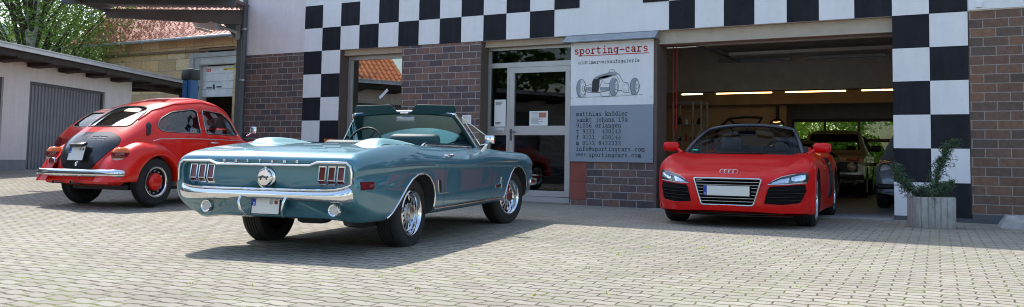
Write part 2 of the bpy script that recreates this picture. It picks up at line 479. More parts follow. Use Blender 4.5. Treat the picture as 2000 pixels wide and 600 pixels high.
# ---- interlocking concrete pavers
def paver_mat():
    m, nt, b = newmat('concrete pavers')
    tc = N(nt, 'TexCoord').outputs['Object']
    mp = N(nt, 'Mapping'); nt.links.new(tc, mp.inputs[0]); mp.inputs['Rotation'].default_value = (0, 0, R(-4))
    sx = N(nt, 'SeparateXYZ'); nt.links.new(mp.outputs[0], sx.inputs[0])
    wob = mathn(nt, 'MULTIPLY', mathn(nt, 'SUBTRACT', noise(nt, tc, 1.3, 3), .5), .05)
    BW, BH = .195, .114
    tri = mathn(nt, 'PINGPONG', mathn(nt, 'ADD', sx.outputs[0], 100.0), BW/2)      # 0..BW/2
    tri = mathn(nt, 'SMOOTH_MIN', mathn(nt, 'SMOOTH_MAX', tri, BW*.17, .01), BW*.33, .01)
    y = mathn(nt, 'ADD', mathn(nt, 'ADD', sx.outputs[1], wob), mathn(nt, 'MULTIPLY', tri, .60))
    tx = mathn(nt, 'PINGPONG', mathn(nt, 'ADD', sx.outputs[1], 100.0), BH)
    x = mathn(nt, 'ADD', sx.outputs[0], mathn(nt, 'MULTIPLY', tx, .12))
    jit = mathn(nt, 'MULTIPLY', mathn(nt, 'SUBTRACT', noise(nt, tc, 9, 2), .5), .02)
    cb = N(nt, 'CombineXYZ'); nt.links.new(mathn(nt, 'ADD', x, jit), cb.inputs[0]); nt.links.new(mathn(nt, 'MULTIPLY', mathn(nt, 'ADD', y, jit), .45), cb.inputs[1])
    br = N(nt, 'TexBrick'); nt.links.new(cb.outputs[0], br.inputs[0]); br.offset = .5
    for k, v in (('Scale', 1), ('Mortar Size', .0052), ('Mortar Smooth', .3), ('Brick Width', BW), ('Row Height', BH*.45), ('Bias', 0)): br.inputs[k].default_value = v
    br.inputs['Color1'].default_value = (0, 0, 0, 1); br.inputs['Color2'].default_value = (1, 1, 1, 1); br.inputs['Mortar'].default_value = (.5, .5, .5, 1)
    sp = N(nt, 'SeparateColor'); nt.links.new(br.outputs['Color'], sp.inputs[0])
    c = ramp(nt, sp.outputs[0], [(0, (.305, .278, .228)), (.5, (.345, .315, .262)), (1, (.385, .352, .30))])
    big = ramp(nt, noise(nt, tc, .45, 5, .6), [(.3, .78), (.7, 1.12)])
    c = mixc(nt, .9, c, big, 'MULTIPLY')
    c = mixc(nt, .8, c, ramp(nt, noise(nt, tc, 75, 5, .7), [(.25, .72), (.75, 1.22)]), 'MULTIPLY')
    st = ramp(nt, noise(nt, tc, 1.1, 7, .7), [(.56, 0.0), (.72, .5)])
    c = mixc(nt, st, c, (.30, .245, .19))
    # oil drips, rust and worn dark patches
    oil = ramp(nt, noise(nt, tc, 3.4, 3, .5), [(.70, 0.0), (.76, .55)])
    c = mixc(nt, oil, c, (.16, .14, .12))
    worn = ramp(nt, noise(nt, tc, .22, 6, .75), [(.45, 0.0), (.70, .35)])
    c = mixc(nt, worn, c, (.27, .245, .21))
    # soil and moss in the joints
    moss = ramp(nt, noise(nt, tc, 2.6, 6, .75), [(.46, 0.0), (.56, 1.0)])
    jc = mixc(nt, moss, (.085, .066, .048), (.13, .155, .045))
    # moss creeping out of the joints
    br2 = N(nt, 'TexBrick'); nt.links.new(cb.outputs[0], br2.inputs[0]); br2.offset = .5
    for k, v in (('Scale', 1), ('Mortar Size', .0095), ('Mortar Smooth', .8), ('Brick Width', BW), ('Row Height', BH*.45), ('Bias', 0)): br2.inputs[k].default_value = v
    fine = ramp(nt, noise(nt, tc, 16, 5, .8), [(.52, 0.0), (.60, 1.0)])
    creep = mathn(nt, 'MULTIPLY', mathn(nt, 'MULTIPLY', br2.outputs['Fac'], fine), moss)
    c = mixc(nt, creep, c, (.19, .225, .065))
    fac = mathn(nt, 'MULTIPLY', br.outputs['Fac'], .95)
    c = mixc(nt, fac, c, jc)
    nt.links.new(c, b.inputs['Base Color']); b.inputs['Roughness'].default_value = .88; b.inputs['Specular IOR Level'].default_value = .25
    h = mathn(nt, 'SUBTRACT', mathn(nt, 'MULTIPLY', noise(nt, tc, 90, 4), .18), br2.outputs['Fac'])
    h = mathn(nt, 'ADD', h, mathn(nt, 'MULTIPLY', sp.outputs[0], .25))
    bump(nt, h, b, .75, .009)
    return m
M_paver = paver_mat()
def gz(x, y):
    z = 0.0
    if y < -4.5: z += .012*max(y+4.5, -30)
    t = min(1, max(0, (3-x)/10.))
    z += .33*t**1.3
    return z
xs = sorted(set([-400, -150, -60, -30]+[round(-20+i*1., 3) for i in range(0, 46)]+[40, 70, 150, 400]))
ys = sorted(set([-400, -150, -60, -36]+[round(-30+i*1., 3) for i in range(0, 25)]+[-4.5, -3.5, -2.5, -1.5, -.5]+[0, 1, 2, 4, 7, 12, 20, 40, 80, 150, 400]))
vs = [(x, y, gz(x, y)) for y in ys for x in xs]
fs = [(j*len(xs)+i, j*len(xs)+i+1, (j+1)*len(xs)+i+1, (j+1)*len(xs)+i) for j in range(len(ys)-1) for i in range(len(xs)-1)]
g = mesh_obj('ground', vs, fs, M_paver, smooth=80); tag(g, kind='structure')
# workshop floor and the concrete threshold
b = MB(); b.box(7.66, 11.24, -.42, 1.1, -.1, .012); b.box(7.3, 12.2, 1.1, 1.1, .0, .01)
o = b.build('garage_threshold', M_conc); tag(o, kind='structure')
b = MB(); b.box(4.5, 13.5, 1.102, 14, -.1, .008); o = b.build('garage_floor', M_floor); tag(o, kind='structure')

# ================================================ main building
T = .475; HC = 2.91; CW = .4832; XR = 11.25
B = thing('showroom_building', 'showroom with black and white chequered frame, clinker brick walls and an open garage bay', 'building', (0, 0, 0))
b = MB(); b.box(-1.93, -.002, 0, .4, HC, 12.35); b.build('plaster_wall', M_plaster, B)
b = MB(); b.box(0, 30, 0, .4, HC+.002, 12.35); b.box(12.23, 30, -.03, 0, 2.925, 3.6); b.build('upper_wall', M_white, B)
b = MB(); b.box(12.32, 12.40, -.055, -.03, 2.95, 3.03, bev=.008); b.build('cable_box', M_twhite, B)
b = MB(); b.box(-1.93, -.002, 0.0, .4, -.1, HC-.002); b.build('brick_wall', M_brickL, B)
b = MB(); b.box(2.515, 4.30, 0.0, .4, -.1, HC-.002); b.build('brick_wall', M_brickL, B)
b = MB(); b.box(6.452, 7.645, 0.0, .4, -.1, HC-.002); b.build('brick_wall', M_brickL, B)
b = MB(); b.box(6.14, 6.45, .0, .4, .10, .405); b.box(6.14, 6.45, .0, .4, .413, .745); b.box(6.142, 6.448, .004, .4, .403, .415); b.build('red_panel', M_redbrown, B, bevel=.003)
b = MB(); b.box(6.14, 6.45, .0, .4, -.1, .098); b.box(6.14, 6.45, .0, .4, .75, HC-.003); b.build('brick_wall', M_brickL, B)
b = MB(); b.box(12.225, 30, 0.0, .4, -.1, HC+.0); b.build('brick_wall', M_brickR, B)
b = MB(); b.box(0, .964, .0, .4, -.1, HC-.002); b.build('pier', M_plaster, B)
b = MB(); b.box(11.25, 12.22, .0, .4, -.1, HC-.002); b.build('pier', M_brown, B)
b = MB(); b.box(11.25, 12.24, -.02, -.002, .0, .055); b.build('plinth', M_dgrey, B); b = MB(); b.box(12.24, 20, -.03, -.002, .0, .12); b.build('plinth', M_dgrey, B)
# brown reveals
b = MB(); b.box(.966, .975, -.004, .40, .0, HC-.004); b.build('reveal', M_brown, B)
b = MB(); b.box(4.301, 4.315, -.006, .40, .0, HC-.004); b.build('reveal', M_brown, B)
b = MB(); b.box(7.647, 7.70, -.012, .44, .0, HC-.14); b.build('reveal', M_brown, B, bevel=.004)
# chequered boards
def checker(name, cells, parent):
    b = MB()
    for (x0, x1, z0, z1, blk) in cells:
        b.cur = 1 if blk else 0
        b.box(x0+.001, x1-.001, -.010, -.0015, z0+.001, z1-.001)
    o = b.build(name, None, parent, mats=[M_twhite, M_tblack], recalc=False); return o
cells = []
for i in range(12): cells.append((i*CW, (i+1)*CW, HC, HC+T, i % 2 == 1))
for i in range(13): cells.append((i*CW, (i+1)*CW, HC+T, HC+2*T, i % 2 == 0))
for j in range(1, 7):
    for i in range(2):
        cells.append((i*CW, (i+1)*CW, max(.06, HC-j*T), HC-(j-1)*T, (i+j) % 2 == 1))
checker('checker_panel', cells, B)
cells = []
w2 = .483; x0 = 7.895
xe = [7.895, 8.33, 8.80, 9.28, 9.77, 10.24, 10.74, 11.25, 11.733, 12.216]
for i in range(len(xe)-1):
    cells.append((xe[i], xe[i+1], HC, HC+T, i % 2 == 0))
for i in range(-1, len(xe)-1):
    a = xe[i] if i >= 0 else 7.44
    cells.append((a, xe[i+1], HC+T, HC+2*T, i % 2 == 1))
for j in range(1, 7):
    for i in range(2):
        cells.append((XR+i*w2, XR+(i+1)*w2, HC-j*T, HC-(j-1)*T, (i+j) % 2 == 1))
checker('checker_panel', cells, B)
# window with its roller-box
def frame_rect(b, x0, x1, z0, z1, t, y0, y1, bev=.004):
    b.box(x0, x1, y0, y1, z1-t, z1); b.box(x0, x1, y0, y1, z0, z0+t)
    b.box(x0, x0+t, y0, y1, z0+t, z1-t); b.box(x1-t, x1, y0, y1, z0+t, z1-t)
W = MB(); frame_rect(W, .976, 2.6, .25, 2.80, .085, .25, .33); Wn = W.build('window', M_alu, B, bevel=.004)
b = MB(); b.box(.976, 2.6, .12, .34, 2.80, HC-.004); b.build('roller_box', M_beige, Wn)
b = MB(); b.box(1.06, 2.52, .285, .29, .33, 2.72); b.build('pane', glass('shop window glass', (.6, .66, .64), .22), Wn)
b = MB(); b.box(.97, 2.55, .0, .4, -.1, .25); b.build('brick_wall', M_brickL, B)
# rooms behind glass
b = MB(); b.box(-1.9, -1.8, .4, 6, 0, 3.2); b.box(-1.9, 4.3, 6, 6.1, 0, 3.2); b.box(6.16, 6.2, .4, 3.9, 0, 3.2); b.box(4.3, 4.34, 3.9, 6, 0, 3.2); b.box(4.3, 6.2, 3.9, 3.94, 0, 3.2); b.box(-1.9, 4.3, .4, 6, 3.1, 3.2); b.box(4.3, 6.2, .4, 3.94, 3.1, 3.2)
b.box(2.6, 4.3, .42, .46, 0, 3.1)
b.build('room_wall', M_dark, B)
b = MB(); b.box(4.32, 6.14, .12, .34, 2.802, HC-.004); b.build('door_head', M_beige, B)
# glazed door set
D = thing('entrance_door', 'aluminium framed glass entrance door with sidelight and transom, beside the sign', 'door', (4.318, .25, 0))
X0 = 0.0; X1 = 1.82; DX0 = .46; DX1 = 1.70
b = MB(); frame_rect(b, X0, X1, .0, 2.80, .055, 0, .08)
b.box(.055, X1-.055, 0, .08, 2.43, 2.52); b.box(.40, .46, -.002, .08, .0, 2.43); b.box(.055, .40, .0, .08, 1.20, 1.36); b.box(1.70, 1.765, 0, .08, 0, 2.43)
b.box(.055, .40, 0, .08, .055, .22)
b.build('door_frame', M_alu, D, bevel=.005)
b = MB(); frame_rect(b, DX0+.006, DX1-.006, .015, 2.425, .10, -.015, .06); b.box(DX0+.1, DX1-.1, -.015, .06, 1.20, 1.365); b.box(DX0+.1, DX1-.1, -.015, .06, .115, .22)
dl = b.build('door_leaf', M_alu, D, bevel=.005)
b = MB(); b.box(DX0+.10, DX1-.10, .02, .026, 1.36, 2.33); b.build('pane', M_glass, dl)
b = MB(); b.box(DX0+.10, DX1-.10, .02, .026, .22, 1.20); b.build('pane', M_glass, dl)
b = MB(); b.tube([(DX0+.05, -.015, 1.26), (DX0+.05, -.06, 1.26), (DX0+.17, -.065, 1.255)], .010, 8); b.box(DX0+.03, DX0+.07, -.025, -.014, 1.10, 1.31); b.build('handle', M_dgrey, dl, smooth=40)
for z in (2.1, .3):
    b = MB(); b.tube([(DX1+.0, -.025, z-.05), (DX1+.0, -.025, z+.05)], .014, 10); b.build('hinge', M_alu, dl, smooth=40)
b = MB(); b.box(.055, X1-.055, .03, .036, 2.52, 2.745); b.build('transom_pane', M_glass, D)
b = MB(); b.box(.055, .40, .03, .036, 1.36, 2.43); b.build('sidelight_pane', M_glass, D)
b = MB(); b.box(.055, .40, .03, .036, .22, 1.20); b.build('sidelight_pane', M_glass, D)
b = MB(); b.box(.10, .36, -.016, -.002, 1.235, 1.325, bev=.004); lp = b.build('letter_slot', M_alu, D, smooth=30)
b = MB(); b.box(.13, .33, -.020, -.0165, 1.262, 1.292); b.build('flap', M_zinc, lp)
# papers on the glass and the wall
def paper(label, x0, x1, z0, z1, y, lines, tint=None, extra=None):
    o = thing('notice', label, 'notice', ((x0+x1)/2, y, z0))
    w_, h_ = x1-x0, z1-z0
    b = MB(); b.box(-w_/2, w_/2, -.002, 0, 0, h_); b.build('sheet', tint or M_paper, o)
    b = MB(); rnd = random.Random(int(x0*100))
    for (u, wdt) in lines: b.box(-w_/2+w_*.1, -w_/2+w_*(.1+wdt), -.0035, -.0025, u*h_, u*h_+h_*.018)
    if b.v: b.build('printing', M_ink, o)
    if extra: extra(o, w_, h_)
    return o
def stripes(n, a, b_, seed=1):
    rnd = random.Random(seed); return [(a+(b_-a)*i/(n-1), rnd.uniform(.35, .8)) for i in range(n)]
paper('white sheet with small print taped to the narrow sidelight of the door', 4.45, 4.69, 1.36, 1.85, .272, stripes(4, .80, .90, 3)+stripes(3, .08, .14, 4))
def redpic(o, w_, h_):
    b = MB(); b.box(.02*w_, .42*w_, -.0035, -.0025, .55*h_, .9*h_); b.build('picture', mat('orange print', (.55, .2, .12), .6), o)
paper('white flyer with an orange picture on the upper pane of the glass door', 5.19, 5.56, 1.37, 1.63, .262, stripes(11, .12, .88, 7), extra=redpic)
paper('small white plate with fine print on the brick pier left of the door', 3.93, 4.12, 1.40, 1.56, -.002, stripes(6, .12, .85, 9))
def tape(label, x, z, a, L=.2, wd=.06):
    m_ = mat('white paper strip', (.75, .76, .8), .6)
    o = thing('paper_scrap', label, 'paper', (x, .284, z)); b = MB(); b.box(-L/2, L/2, -.002, 0, -wd/2, wd/2, T=Matrix.Rotation(a, 4, 'Y')); b.build('sheet', m_, o)
tape('white strip of paper stuck slanting on the shop window', 1.87, 2.02, R(-40), .26, .06)
o = thing('window_ornament', 'pale zigzag ornament hanging inside the shop window above the blue car', 'ornament', (2.05, .30, 1.60))
b = MB(); pr_ = [(-.03, .40), (.05, .42), (.04, .28), (.10, .14), (.16, .02), (.10, .0), (.0, .03), (-.05, .08), (.02, .18), (-.01, .28)]
b.prism([(p[0], p[1]) for p in pr_], 0, .01); b.build('ornament_body', mat('frosted glass', (.5, .62, .68), .3), o)
# downpipe
o = thing('downpipe', 'dark grey rain downpipe at the left corner of the showroom', 'downpipe', (-1.66, -.09, 0))
b = MB(); b.tube([(0, 0, .0), (0, 0, 6)], .055, 14); b.build('pipe', M_dgrey, o, smooth=40)
for z in (.9, 2.35, 3.45):
    b = MB(); b.tube([(0, 0, z), (0, 0, z+.035)], .066, 14); b.box(-.012, .012, .05, .09, z, z+.035); b.build('bracket', M_zinc, o, smooth=40)
# hood over the sign
b = MB(); b.prism([(-.16, 2.80), (-.165, 2.775), (-.15, 2.775), (.0, 2.775), (.0, 2.905)], 6.04, 7.72, plane='YZ'); o = b.build('sign_hood', M_zinc, None, bevel=.003)
tag(o, 'sloping grey sheet metal hood fixed above the company sign', 'hood')
# ------------------------------------------------ garage bay
b = MB(); b.box(7.66, 11.25, .10, .40, 2.695, HC-.002); b.box(7.66, 11.25, .08, .0995, 2.69, 2.72); b.build('lintel_beam', M_beige, B, bevel=.004)
M_bay = mat('bay wall', (.60, .59, .56), .85, var=.1, dirt=.2)
M_beamg = mat('concrete beam', (.62, .57, .50), .85, var=.1, vs=4, dirt=.15)
M_ceil = mat('bay ceiling', (.32, .31, .30), .9, var=.15)
b = MB(); b.box(6.24, 6.30, .44, 4.0, 0, 3.4); b.box(4.4, 6.24, 3.96, 4.0, 0, 3.4); b.box(4.36, 4.4, 4.0, 5.35, 0, 3.4); b.box(6.24, 7.64, .405, .44, 0, 3.4)
b.box(12.6, 12.7, .4, 14, 0, 3.4); b.box(12.2, 12.7, .4, .44, 0, 3.4)
b.build('bay_wall', M_bay, B)
b = MB(); b.box(4.4, 12.7, .4, 5.0, 3.3, 3.4); b.build('ceiling', M_ceil, B)
b = MB(); b.box(4.4, 12.7, 5.0, 5.35, 2.30, 3.3); b.build('concrete_beam', M_beamg, B, bevel=.01)
b = MB(); b.box(4.4, 12.7, 5.35, 14, 2.62, 2.72); b.box(4.4, 12.7, 8.6, 8.9, 2.25, 2.62); b.build('rear_ceiling', mat('rear ceiling panels', (.42, .36, .28), .8), B)
b = MB(); b.box(3.4, 7.75, 7.4+1.7, 9.2, 0, 2.62); b.box(4.4, 4.5, 5.35, 9.1, 0, 2.7); b.build('rear_wall', mat('ochre wall', (.60, .48, .34), .85), B)
b = MB(); b.box(7.0, 7.42, 11.6, 11.8, 0, 2.7); b.box(7.2, 12.7, 11.55, 11.75, 2.0, 2.65); b.box(7.0, 7.1, 9.2, 11.8, 0, 2.7); b.build('rear_wall', M_bay, B)
# sectional door with panes at the back
SD = thing('sectional_door', 'glazed sectional door closing the back of the workshop, greenery behind it', 'door', (7.42, 11.4, 0))
b = MB()
for z in (.02, .80, 1.43): b.box(0, 4.75, -.02, .03, z-.045, z+.045)
b.box(0, 4.75, -.02, .03, 1.93, 2.02)
for x in (0, .85, 1.72, 2.6, 3.5, 4.7): b.box(x-.03, x+.03, -.018, .028, 0, 2.0)
b.build('door_frame', mat('grey door frame', (.16, .15, .13), .5, dirt=.1), SD)
b = MB(); b.box(.0, 4.75, 0, .02, .05, .27); b.build('panel', M_dgrey, SD)
b = MB(); b.box(.0, 4.75, .0, .006, .27, 1.93); b.build('pane', glass('rear pane', (.85, .9, .85), .02), SD)
# overhead door folded below the ceiling + rails
OD = thing('overhead_door', 'folded overhead door panels and rails under the bay ceiling', 'door', (7.7, .5, 2.75))
b = MB()
for k in range(5): b.box(.1, 3.5, .25+k*.62, .25+k*.62+.60, .20, .24)
b.build('panel', mat('door panel grey', (.30, .29, .27), .5, var=.1), OD, bevel=.01)
for x in (.04, 3.5):
    b = MB(); b.box(x, x+.04, .0, 4.2, .12, .17); b.build('rail', M_zinc, OD)
b = MB(); b.box(.3, 3.5, .62, .68, .02, .07); b.box(.3, 3.5, 2.6, 2.7, .08, .14); b.build('cross_rail', mat('pale rail', (.65, .64, .60), .5), OD)
for x in (1.1, 2.3):
    b = MB(); b.box(x, x+.05, .35, .75, .07, .2); b.build('bracket', M_black, OD)
# lit and unlit tubes
M_tubeW = emis('warm tube', (1, .54, .18), 4.2); M_tubeN = emis('pale tube', (1, .92, .55), 4.0)
def tube_lamp(label, x0, x1, y, z, m_, grp='warm strip lights below the rear ceiling'):
    o = thing('strip_light', label, 'strip light', (x0, y, z), group=grp)
    b = MB(); b.box(0, x1-x0, -.05, .05, .03, .09); b.build('housing', M_zinc, o)
    b = MB(); b.tube([(.03, 0, .012), (x1-x0-.03, 0, .012)], .013, 8); b.build('tube', m_, o, smooth=50)
tube_lamp('short pale tube light, leftmost of the lit row in the bay', 5.70, 6.27, 7.0, 2.40, M_tubeN)
tube_lamp('orange glowing tube light right above the windscreen of the red sports car', 6.55, 7.92, 7.0, 2.40, M_tubeW)
tube_lamp('orange glowing tube above the far windows, third of the lit row', 8.17, 9.54, 7.0, 2.40, M_tubeW)
tube_lamp('orange glowing tube cut off by the chequered pier', 9.81, 11.3, 7.0, 2.40, M_tubeW)
M_tubeoff = mat('unlit tube', (.7, .72, .72), .2)
for i, (a, b_) in enumerate(((7.3, 8.8), (9.1, 10.6), (10.75, 12.1))):
    tube_lamp(['unlit tube light at the left end of the big concrete beam', 'unlit tube light in the middle, in front of the big concrete beam', 'unlit tube light at the right end of the big concrete beam'][i], a, b_, 4.8, 2.86, M_tubeoff, 'unlit strip lights in front of the concrete beam')
# red hanging cord
o = thing('cord', 'red cord loop hanging just inside the left edge of the garage opening', 'cord', (7.76, .6, 0))
b = MB(); b.tube([(0, 0, 2.75), (-.0, 0, 1.3), (.03, 0, 1.22), (.06, 0, 1.3), (.06, 0, 2.75)], .008, 6); b.build('cord_loop', M_red, o, smooth=50)
# display cabinet
CB = thing('display_cabinet', 'tall glass display cabinet full of small items behind the red sports car', 'cabinet', (6.50, 4.2, 0))
b = MB()
for x in (0, .42, .60): b.box(x-.018, x+.018, -.018, .018, 0, 2.03)
b.box(0, .6, -.02, .02, 2.0, 2.04); b.box(0, .6, .38, .42, 2.0, 2.04); b.box(-.018, .018, .38, .42, 0, 2.03); b.box(.58, .62, .38, .42, 0, 2.03); b.box(0, .6, 0, .4, 0, .1)
b.build('cabinet_frame', M_alu, CB, bevel=.003)
for z in (.5, .85, 1.2, 1.55):
    b = MB(); b.box(.02, .58, .02, .38, z, z+.012); b.build('shelf', M_zinc, CB)
rnd = random.Random(4)
kinds = [('steel cup', M_chrome), ('green bottle', mat('green item', (.08, .25, .07), .3)), ('dark model', M_black), ('red tin', mat('red item', (.4, .05, .03), .4)), ('white jar', M_paper)]
spots_ = ['near the left edge', 'left of the middle', 'right of the middle', 'near the right edge']; lvl = {.512: 'lowest', .862: 'second', 1.212: 'third', 1.562: 'top'}
for z in (.512, .862, 1.212, 1.562):
    for i in range(4):
        kn, km = kinds[rnd.randrange(5)]
        o = thing(kn.split()[1], '%s %s on the %s shelf of the glass cabinet' % (kn, spots_[i], lvl[z]), kn.split()[1], (6.50+.09+i*.14, 4.35, z), group='small items in the display cabinet')
        h = rnd.uniform(.1, .24); r_ = rnd.uniform(.025, .05)
        b = MB(); b.lathe([(r_*.8, 0), (r_, .02), (r_, h*.6), (r_*.4, h*.8), (r_*.45, h)], 14); b.build('vessel', km, o, smooth=40)
# picture of a car front on the ochre wall, round mirror, blower bracket
o = thing('wall_picture', 'dark sketch of a car front painted on the ochre wall', 'picture', (5.85, 9.08, 1.2))
b = MB(); b.tube([(0, 0, 0), (.15, 0, .45), (.45, 0, .72), (.9, 0, .76), (1.3, 0, .74)], .03, 6); b.tube([(.45, 0, .72), (.6, 0, .58), (1.2, 0, .58), (1.3, 0, .74)], .03, 6)
b.tube([(.35+.22*math.cos(a*.5), 0, .3+.25*math.sin(a*.5)) for a in range(13)], .025, 6, closed=True); b.build('drawing', M_black, o)
o = thing('round_mirror', 'round convex mirror on the grey wall above the red sports car', 'mirror', (7.55, 8.95, 1.72))
b = MB(); b.lathe([(.0, -.03), (.16, -.03), (.19, 0), (.16, .03)], 28, T=TR(rx=R(90))); b.build('rim', M_black, o, smooth=40)
b = MB(); b.lathe([(.0, .05), (.08, .045), (.155, .032)], 28, T=TR(rx=R(90))); b.build('mirror_glass', M_chrome, o, smooth=40)
b = MB(); b.box(-.02, .02, -.0, .3, -.02, .5); b.box(-.02, .02, .02, .5, .45, .5); b.build('bracket', M_black, o)
# greenery seen through the rear panes
# ================================================ foliage helpers
def leaf_mat(name, c1, c2, c3, tl=.38, tc_=(.25, .35, .03)):
    m, nt, b = newmat(name)
    g_ = N(nt, 'NewGeometry'); tc = N(nt, 'TexCoord').outputs['Object']
    c = ramp(nt, g_.outputs['Random Per Island'], [(0, c1), (.5, c2), (1, c3)])
    nt.links.new(c, b.inputs['Base Color']); b.inputs['Roughness'].default_value = .55
    tr = N(nt, 'BsdfTranslucent'); nt.links.new(mixc(nt, .5, c, tc_), tr.inputs[0])
    mx = N(nt, 'MixShader'); mx.inputs[0].default_value = tl
    nt.links.new(b.outputs[0], mx.inputs[1]); nt.links.new(tr.outputs[0], mx.inputs[2])
    nt.links.new(mx.outputs[0], nt.nodes['Material Output'].inputs[0]); return m
M_leaf = leaf_mat('birch leaves', (.08, .17, .04), (.12, .25, .05), (.20, .34, .07))
M_leaf2 = leaf_mat('hedge leaves', (.14, .28, .03), (.22, .40, .05), (.36, .55, .08), .6, (.75, .85, .12))
M_leaf3 = leaf_mat('juniper needles', (.04, .095, .06), (.07, .15, .095), (.12, .22, .14))
M_bark = mat('birch bark', (.50, .47, .42), .9, var=.45, vs=6, bmp=.5, bs=20)
M_branch = mat('branch bark', (.06, .05, .04), .9, var=.3)
def leaves(pts, size, rng, flat=.0, aspect=.6):
    """one small folded quad per point"""
    vs = []; fs = []
    for p in pts:
        s = size*rng.uniform(.6, 1.3)
        a = Vector((rng.gauss(0, 1), rng.gauss(0, 1), rng.gauss(0, .6))).normalized()
        b_ = a.cross(Vector((rng.gauss(0, 1), rng.gauss(0, 1), rng.gauss(0, 1)))).normalized()*aspect
        o = len(vs); p = Vector(p)
        vs += [p-a*s*.5, p+b_*s*.35, p+a*s*.5, p-b_*s*.35]; fs.append((o, o+1, o+2, o+3))
    return vs, fs
def tree(name, label, loc, height, crown_r, n_clumps, per, lsize, seed, trunk_r=.25, crown_z=.35, m_leaf=None, group=None, bark=None, cat='tree', squash=1.0):
    rng = random.Random(seed); t = thing(name, label, cat, loc, group=group)
    b = MB(); pts = []; n = 8
    for i in range(n+1):
        f = i/n; pts.append((math.sin(f*3+seed)*.15*f*height*.12, math.cos(f*2.2+seed)*.1*f*height*.1, f*height*.9))
    b.tube(pts, [trunk_r*(1-.85*i/n) for i in range(n+1)], 10); b.build('trunk', bark or M_bark, t, smooth=60)
    b = MB(); centres = []
    for i in range(n_clumps):
        f = rng.uniform(crown_z, 1.0); an = rng.uniform(0, 6.283); wd = crown_r*math.sin(math.pi*min(.97, max(.12, (f-crown_z*.7)/(1.06-crown_z*.7))))**.6
        rad = wd*math.sqrt(rng.uniform(.08, 1)); c = Vector((math.cos(an)*rad, math.sin(an)*rad, f*height*squash)); centres.append(c)
        base = Vector(pts[min(n, int(max(.15, f-.22)*n))])
        mid = base.lerp(c, .55)+Vector((0, 0, .08*height*.5))
        if i % 4 == 0: b.tube([base, mid, c], [trunk_r*.16, trunk_r*.08, trunk_r*.02], 5)
    b.build('limbs', M_branch, t, smooth=60)
    P = []
    for c in centres:
        cr = crown_r*rng.uniform(.16, .34)
        for _ in range(per):
            v = Vector((rng.gauss(0, .5), rng.gauss(0, .5), rng.gauss(0, .34)))*cr
            P.append(c+v)
    vs, fs = leaves(P, lsize, rng)
    mesh_obj('crown', vs, fs, m_leaf or M_leaf, t)
    return t
def tree_px(x, y, depth):
    X = (x-1000)/FPX*depth; Y = -(y-PY)/FPX*depth
    return CAMP + rr*X + uu*Y + fw*depth
p = tree_px(64, 100, 34)
tree('birch_tree', 'large birch behind the low garages, pale trunk against the sky', (p.x, p.y, 0), 15, 4.9, 380, 170, .14, 3, trunk_r=.42, crown_z=.2)
p = tree_px(150, 95, 40); tree('birch_tree', 'smaller leafy tree between the birch and the red tiled roof', (p.x, p.y, 0), 9.6, 3.6, 170, 150, .15, 8, trunk_r=.22, crown_z=.2)
# leafy shrubs behind the rear panes
rng = random.Random(2)
for i, (x, lab) in enumerate(((6.9, 'leafy bush behind the left rear panes of the workshop'), (8.9, 'leafy bush behind the middle rear panes of the workshop'), (11.0, 'leafy bush behind the right rear panes of the workshop'))):
    t = thing('bush', lab, 'bush', (x, 16.2+.4*i, 0), group='bushes behind the workshop')
    P = []
    for _ in range(130):
        c = Vector((rng.uniform(-1.9, 1.9), rng.uniform(-.9, .9), rng.uniform(.1, 4.4)))
        for _ in range(240): P.append(c+Vector((rng.gauss(0, .24), rng.gauss(0, .24), rng.gauss(0, .2))))
    vs, fs = leaves(P, .13, rng); mesh_obj('foliage', vs, fs, M_leaf2, t)
    b = MB()
    for k in range(6): b.tube([(rng.uniform(-.3, .3), 0, 0), (rng.uniform(-1, 1), rng.uniform(-.4, .4), 1.6), (rng.uniform(-1.4, 1.4), rng.uniform(-.6, .6), 3)], [.04, .025, .008], 6)
    b.build('stems', M_branch, t, smooth=60)

# ================================================ left garages
G0 = Vector((-7.742, -.941, 0)); GA = math.atan2(.899, -.438)     # local +x runs along the row, away from the camera
GR = thing('garage_row', 'low pale rendered garages with grey metal doors under a flat roof', 'garage', G0, GA)
M_gw = mat('pale render', (.74, .68, .65), .9, var=.05, bmp=.35, bs=30, dirt=.12, streak=.18)
def plate_holes(b, x0, x1, z0, z1, holes, y0, y1):
    cur = x0
    for (a, c, lo, hi) in holes:
        b.box(cur, a, y0, y1, z0, z1); b.box(a, c, y0, y1, hi, z1)
        if lo > z0: b.box(a, c, y0, y1, z0, lo)
        cur = c
    b.box(cur, x1, y0, y1, z0, z1)
doors = [(-18.2, -15.0), (-13.7, -10.4), (-9.2, -6.0), (-4.62, -1.16), (-.19, 3.24)]
b = MB(); plate_holes(b, -19.5, 4.71, .30, 2.985, [(a, c, .30, 2.435) for a, c in doors], 0, .3); b.box(4.41, 4.71, .3, 5, .3, 3.02); b.box(-19.5, -19.2, .3, 5, .3, 3.02)
b.build('wall', M_gw, GR)
b = MB()
cur = -19.5
for a, c in doors+[(4.71, 4.71)]:
    b.box(cur, a, -.012, 0, .0, .56); cur = c
b.build('plinth', mat('grey plinth', (.25, .25, .26), .9, dirt=.2), GR)
def ribbed():
    m, nt, b = newmat('ribbed garage door'); tc = N(nt, 'TexCoord').outputs['Object']
    b.inputs['Roughness'].default_value = .5; b.inputs['Metallic'].default_value = .2
    nt.links.new(ramp(nt, noise(nt, tc, 2, 5), [(.3, (.20, .20, .22)), (.7, (.25, .25, .27))]), b.inputs['Base Color']); return m
M_rib = ribbed()
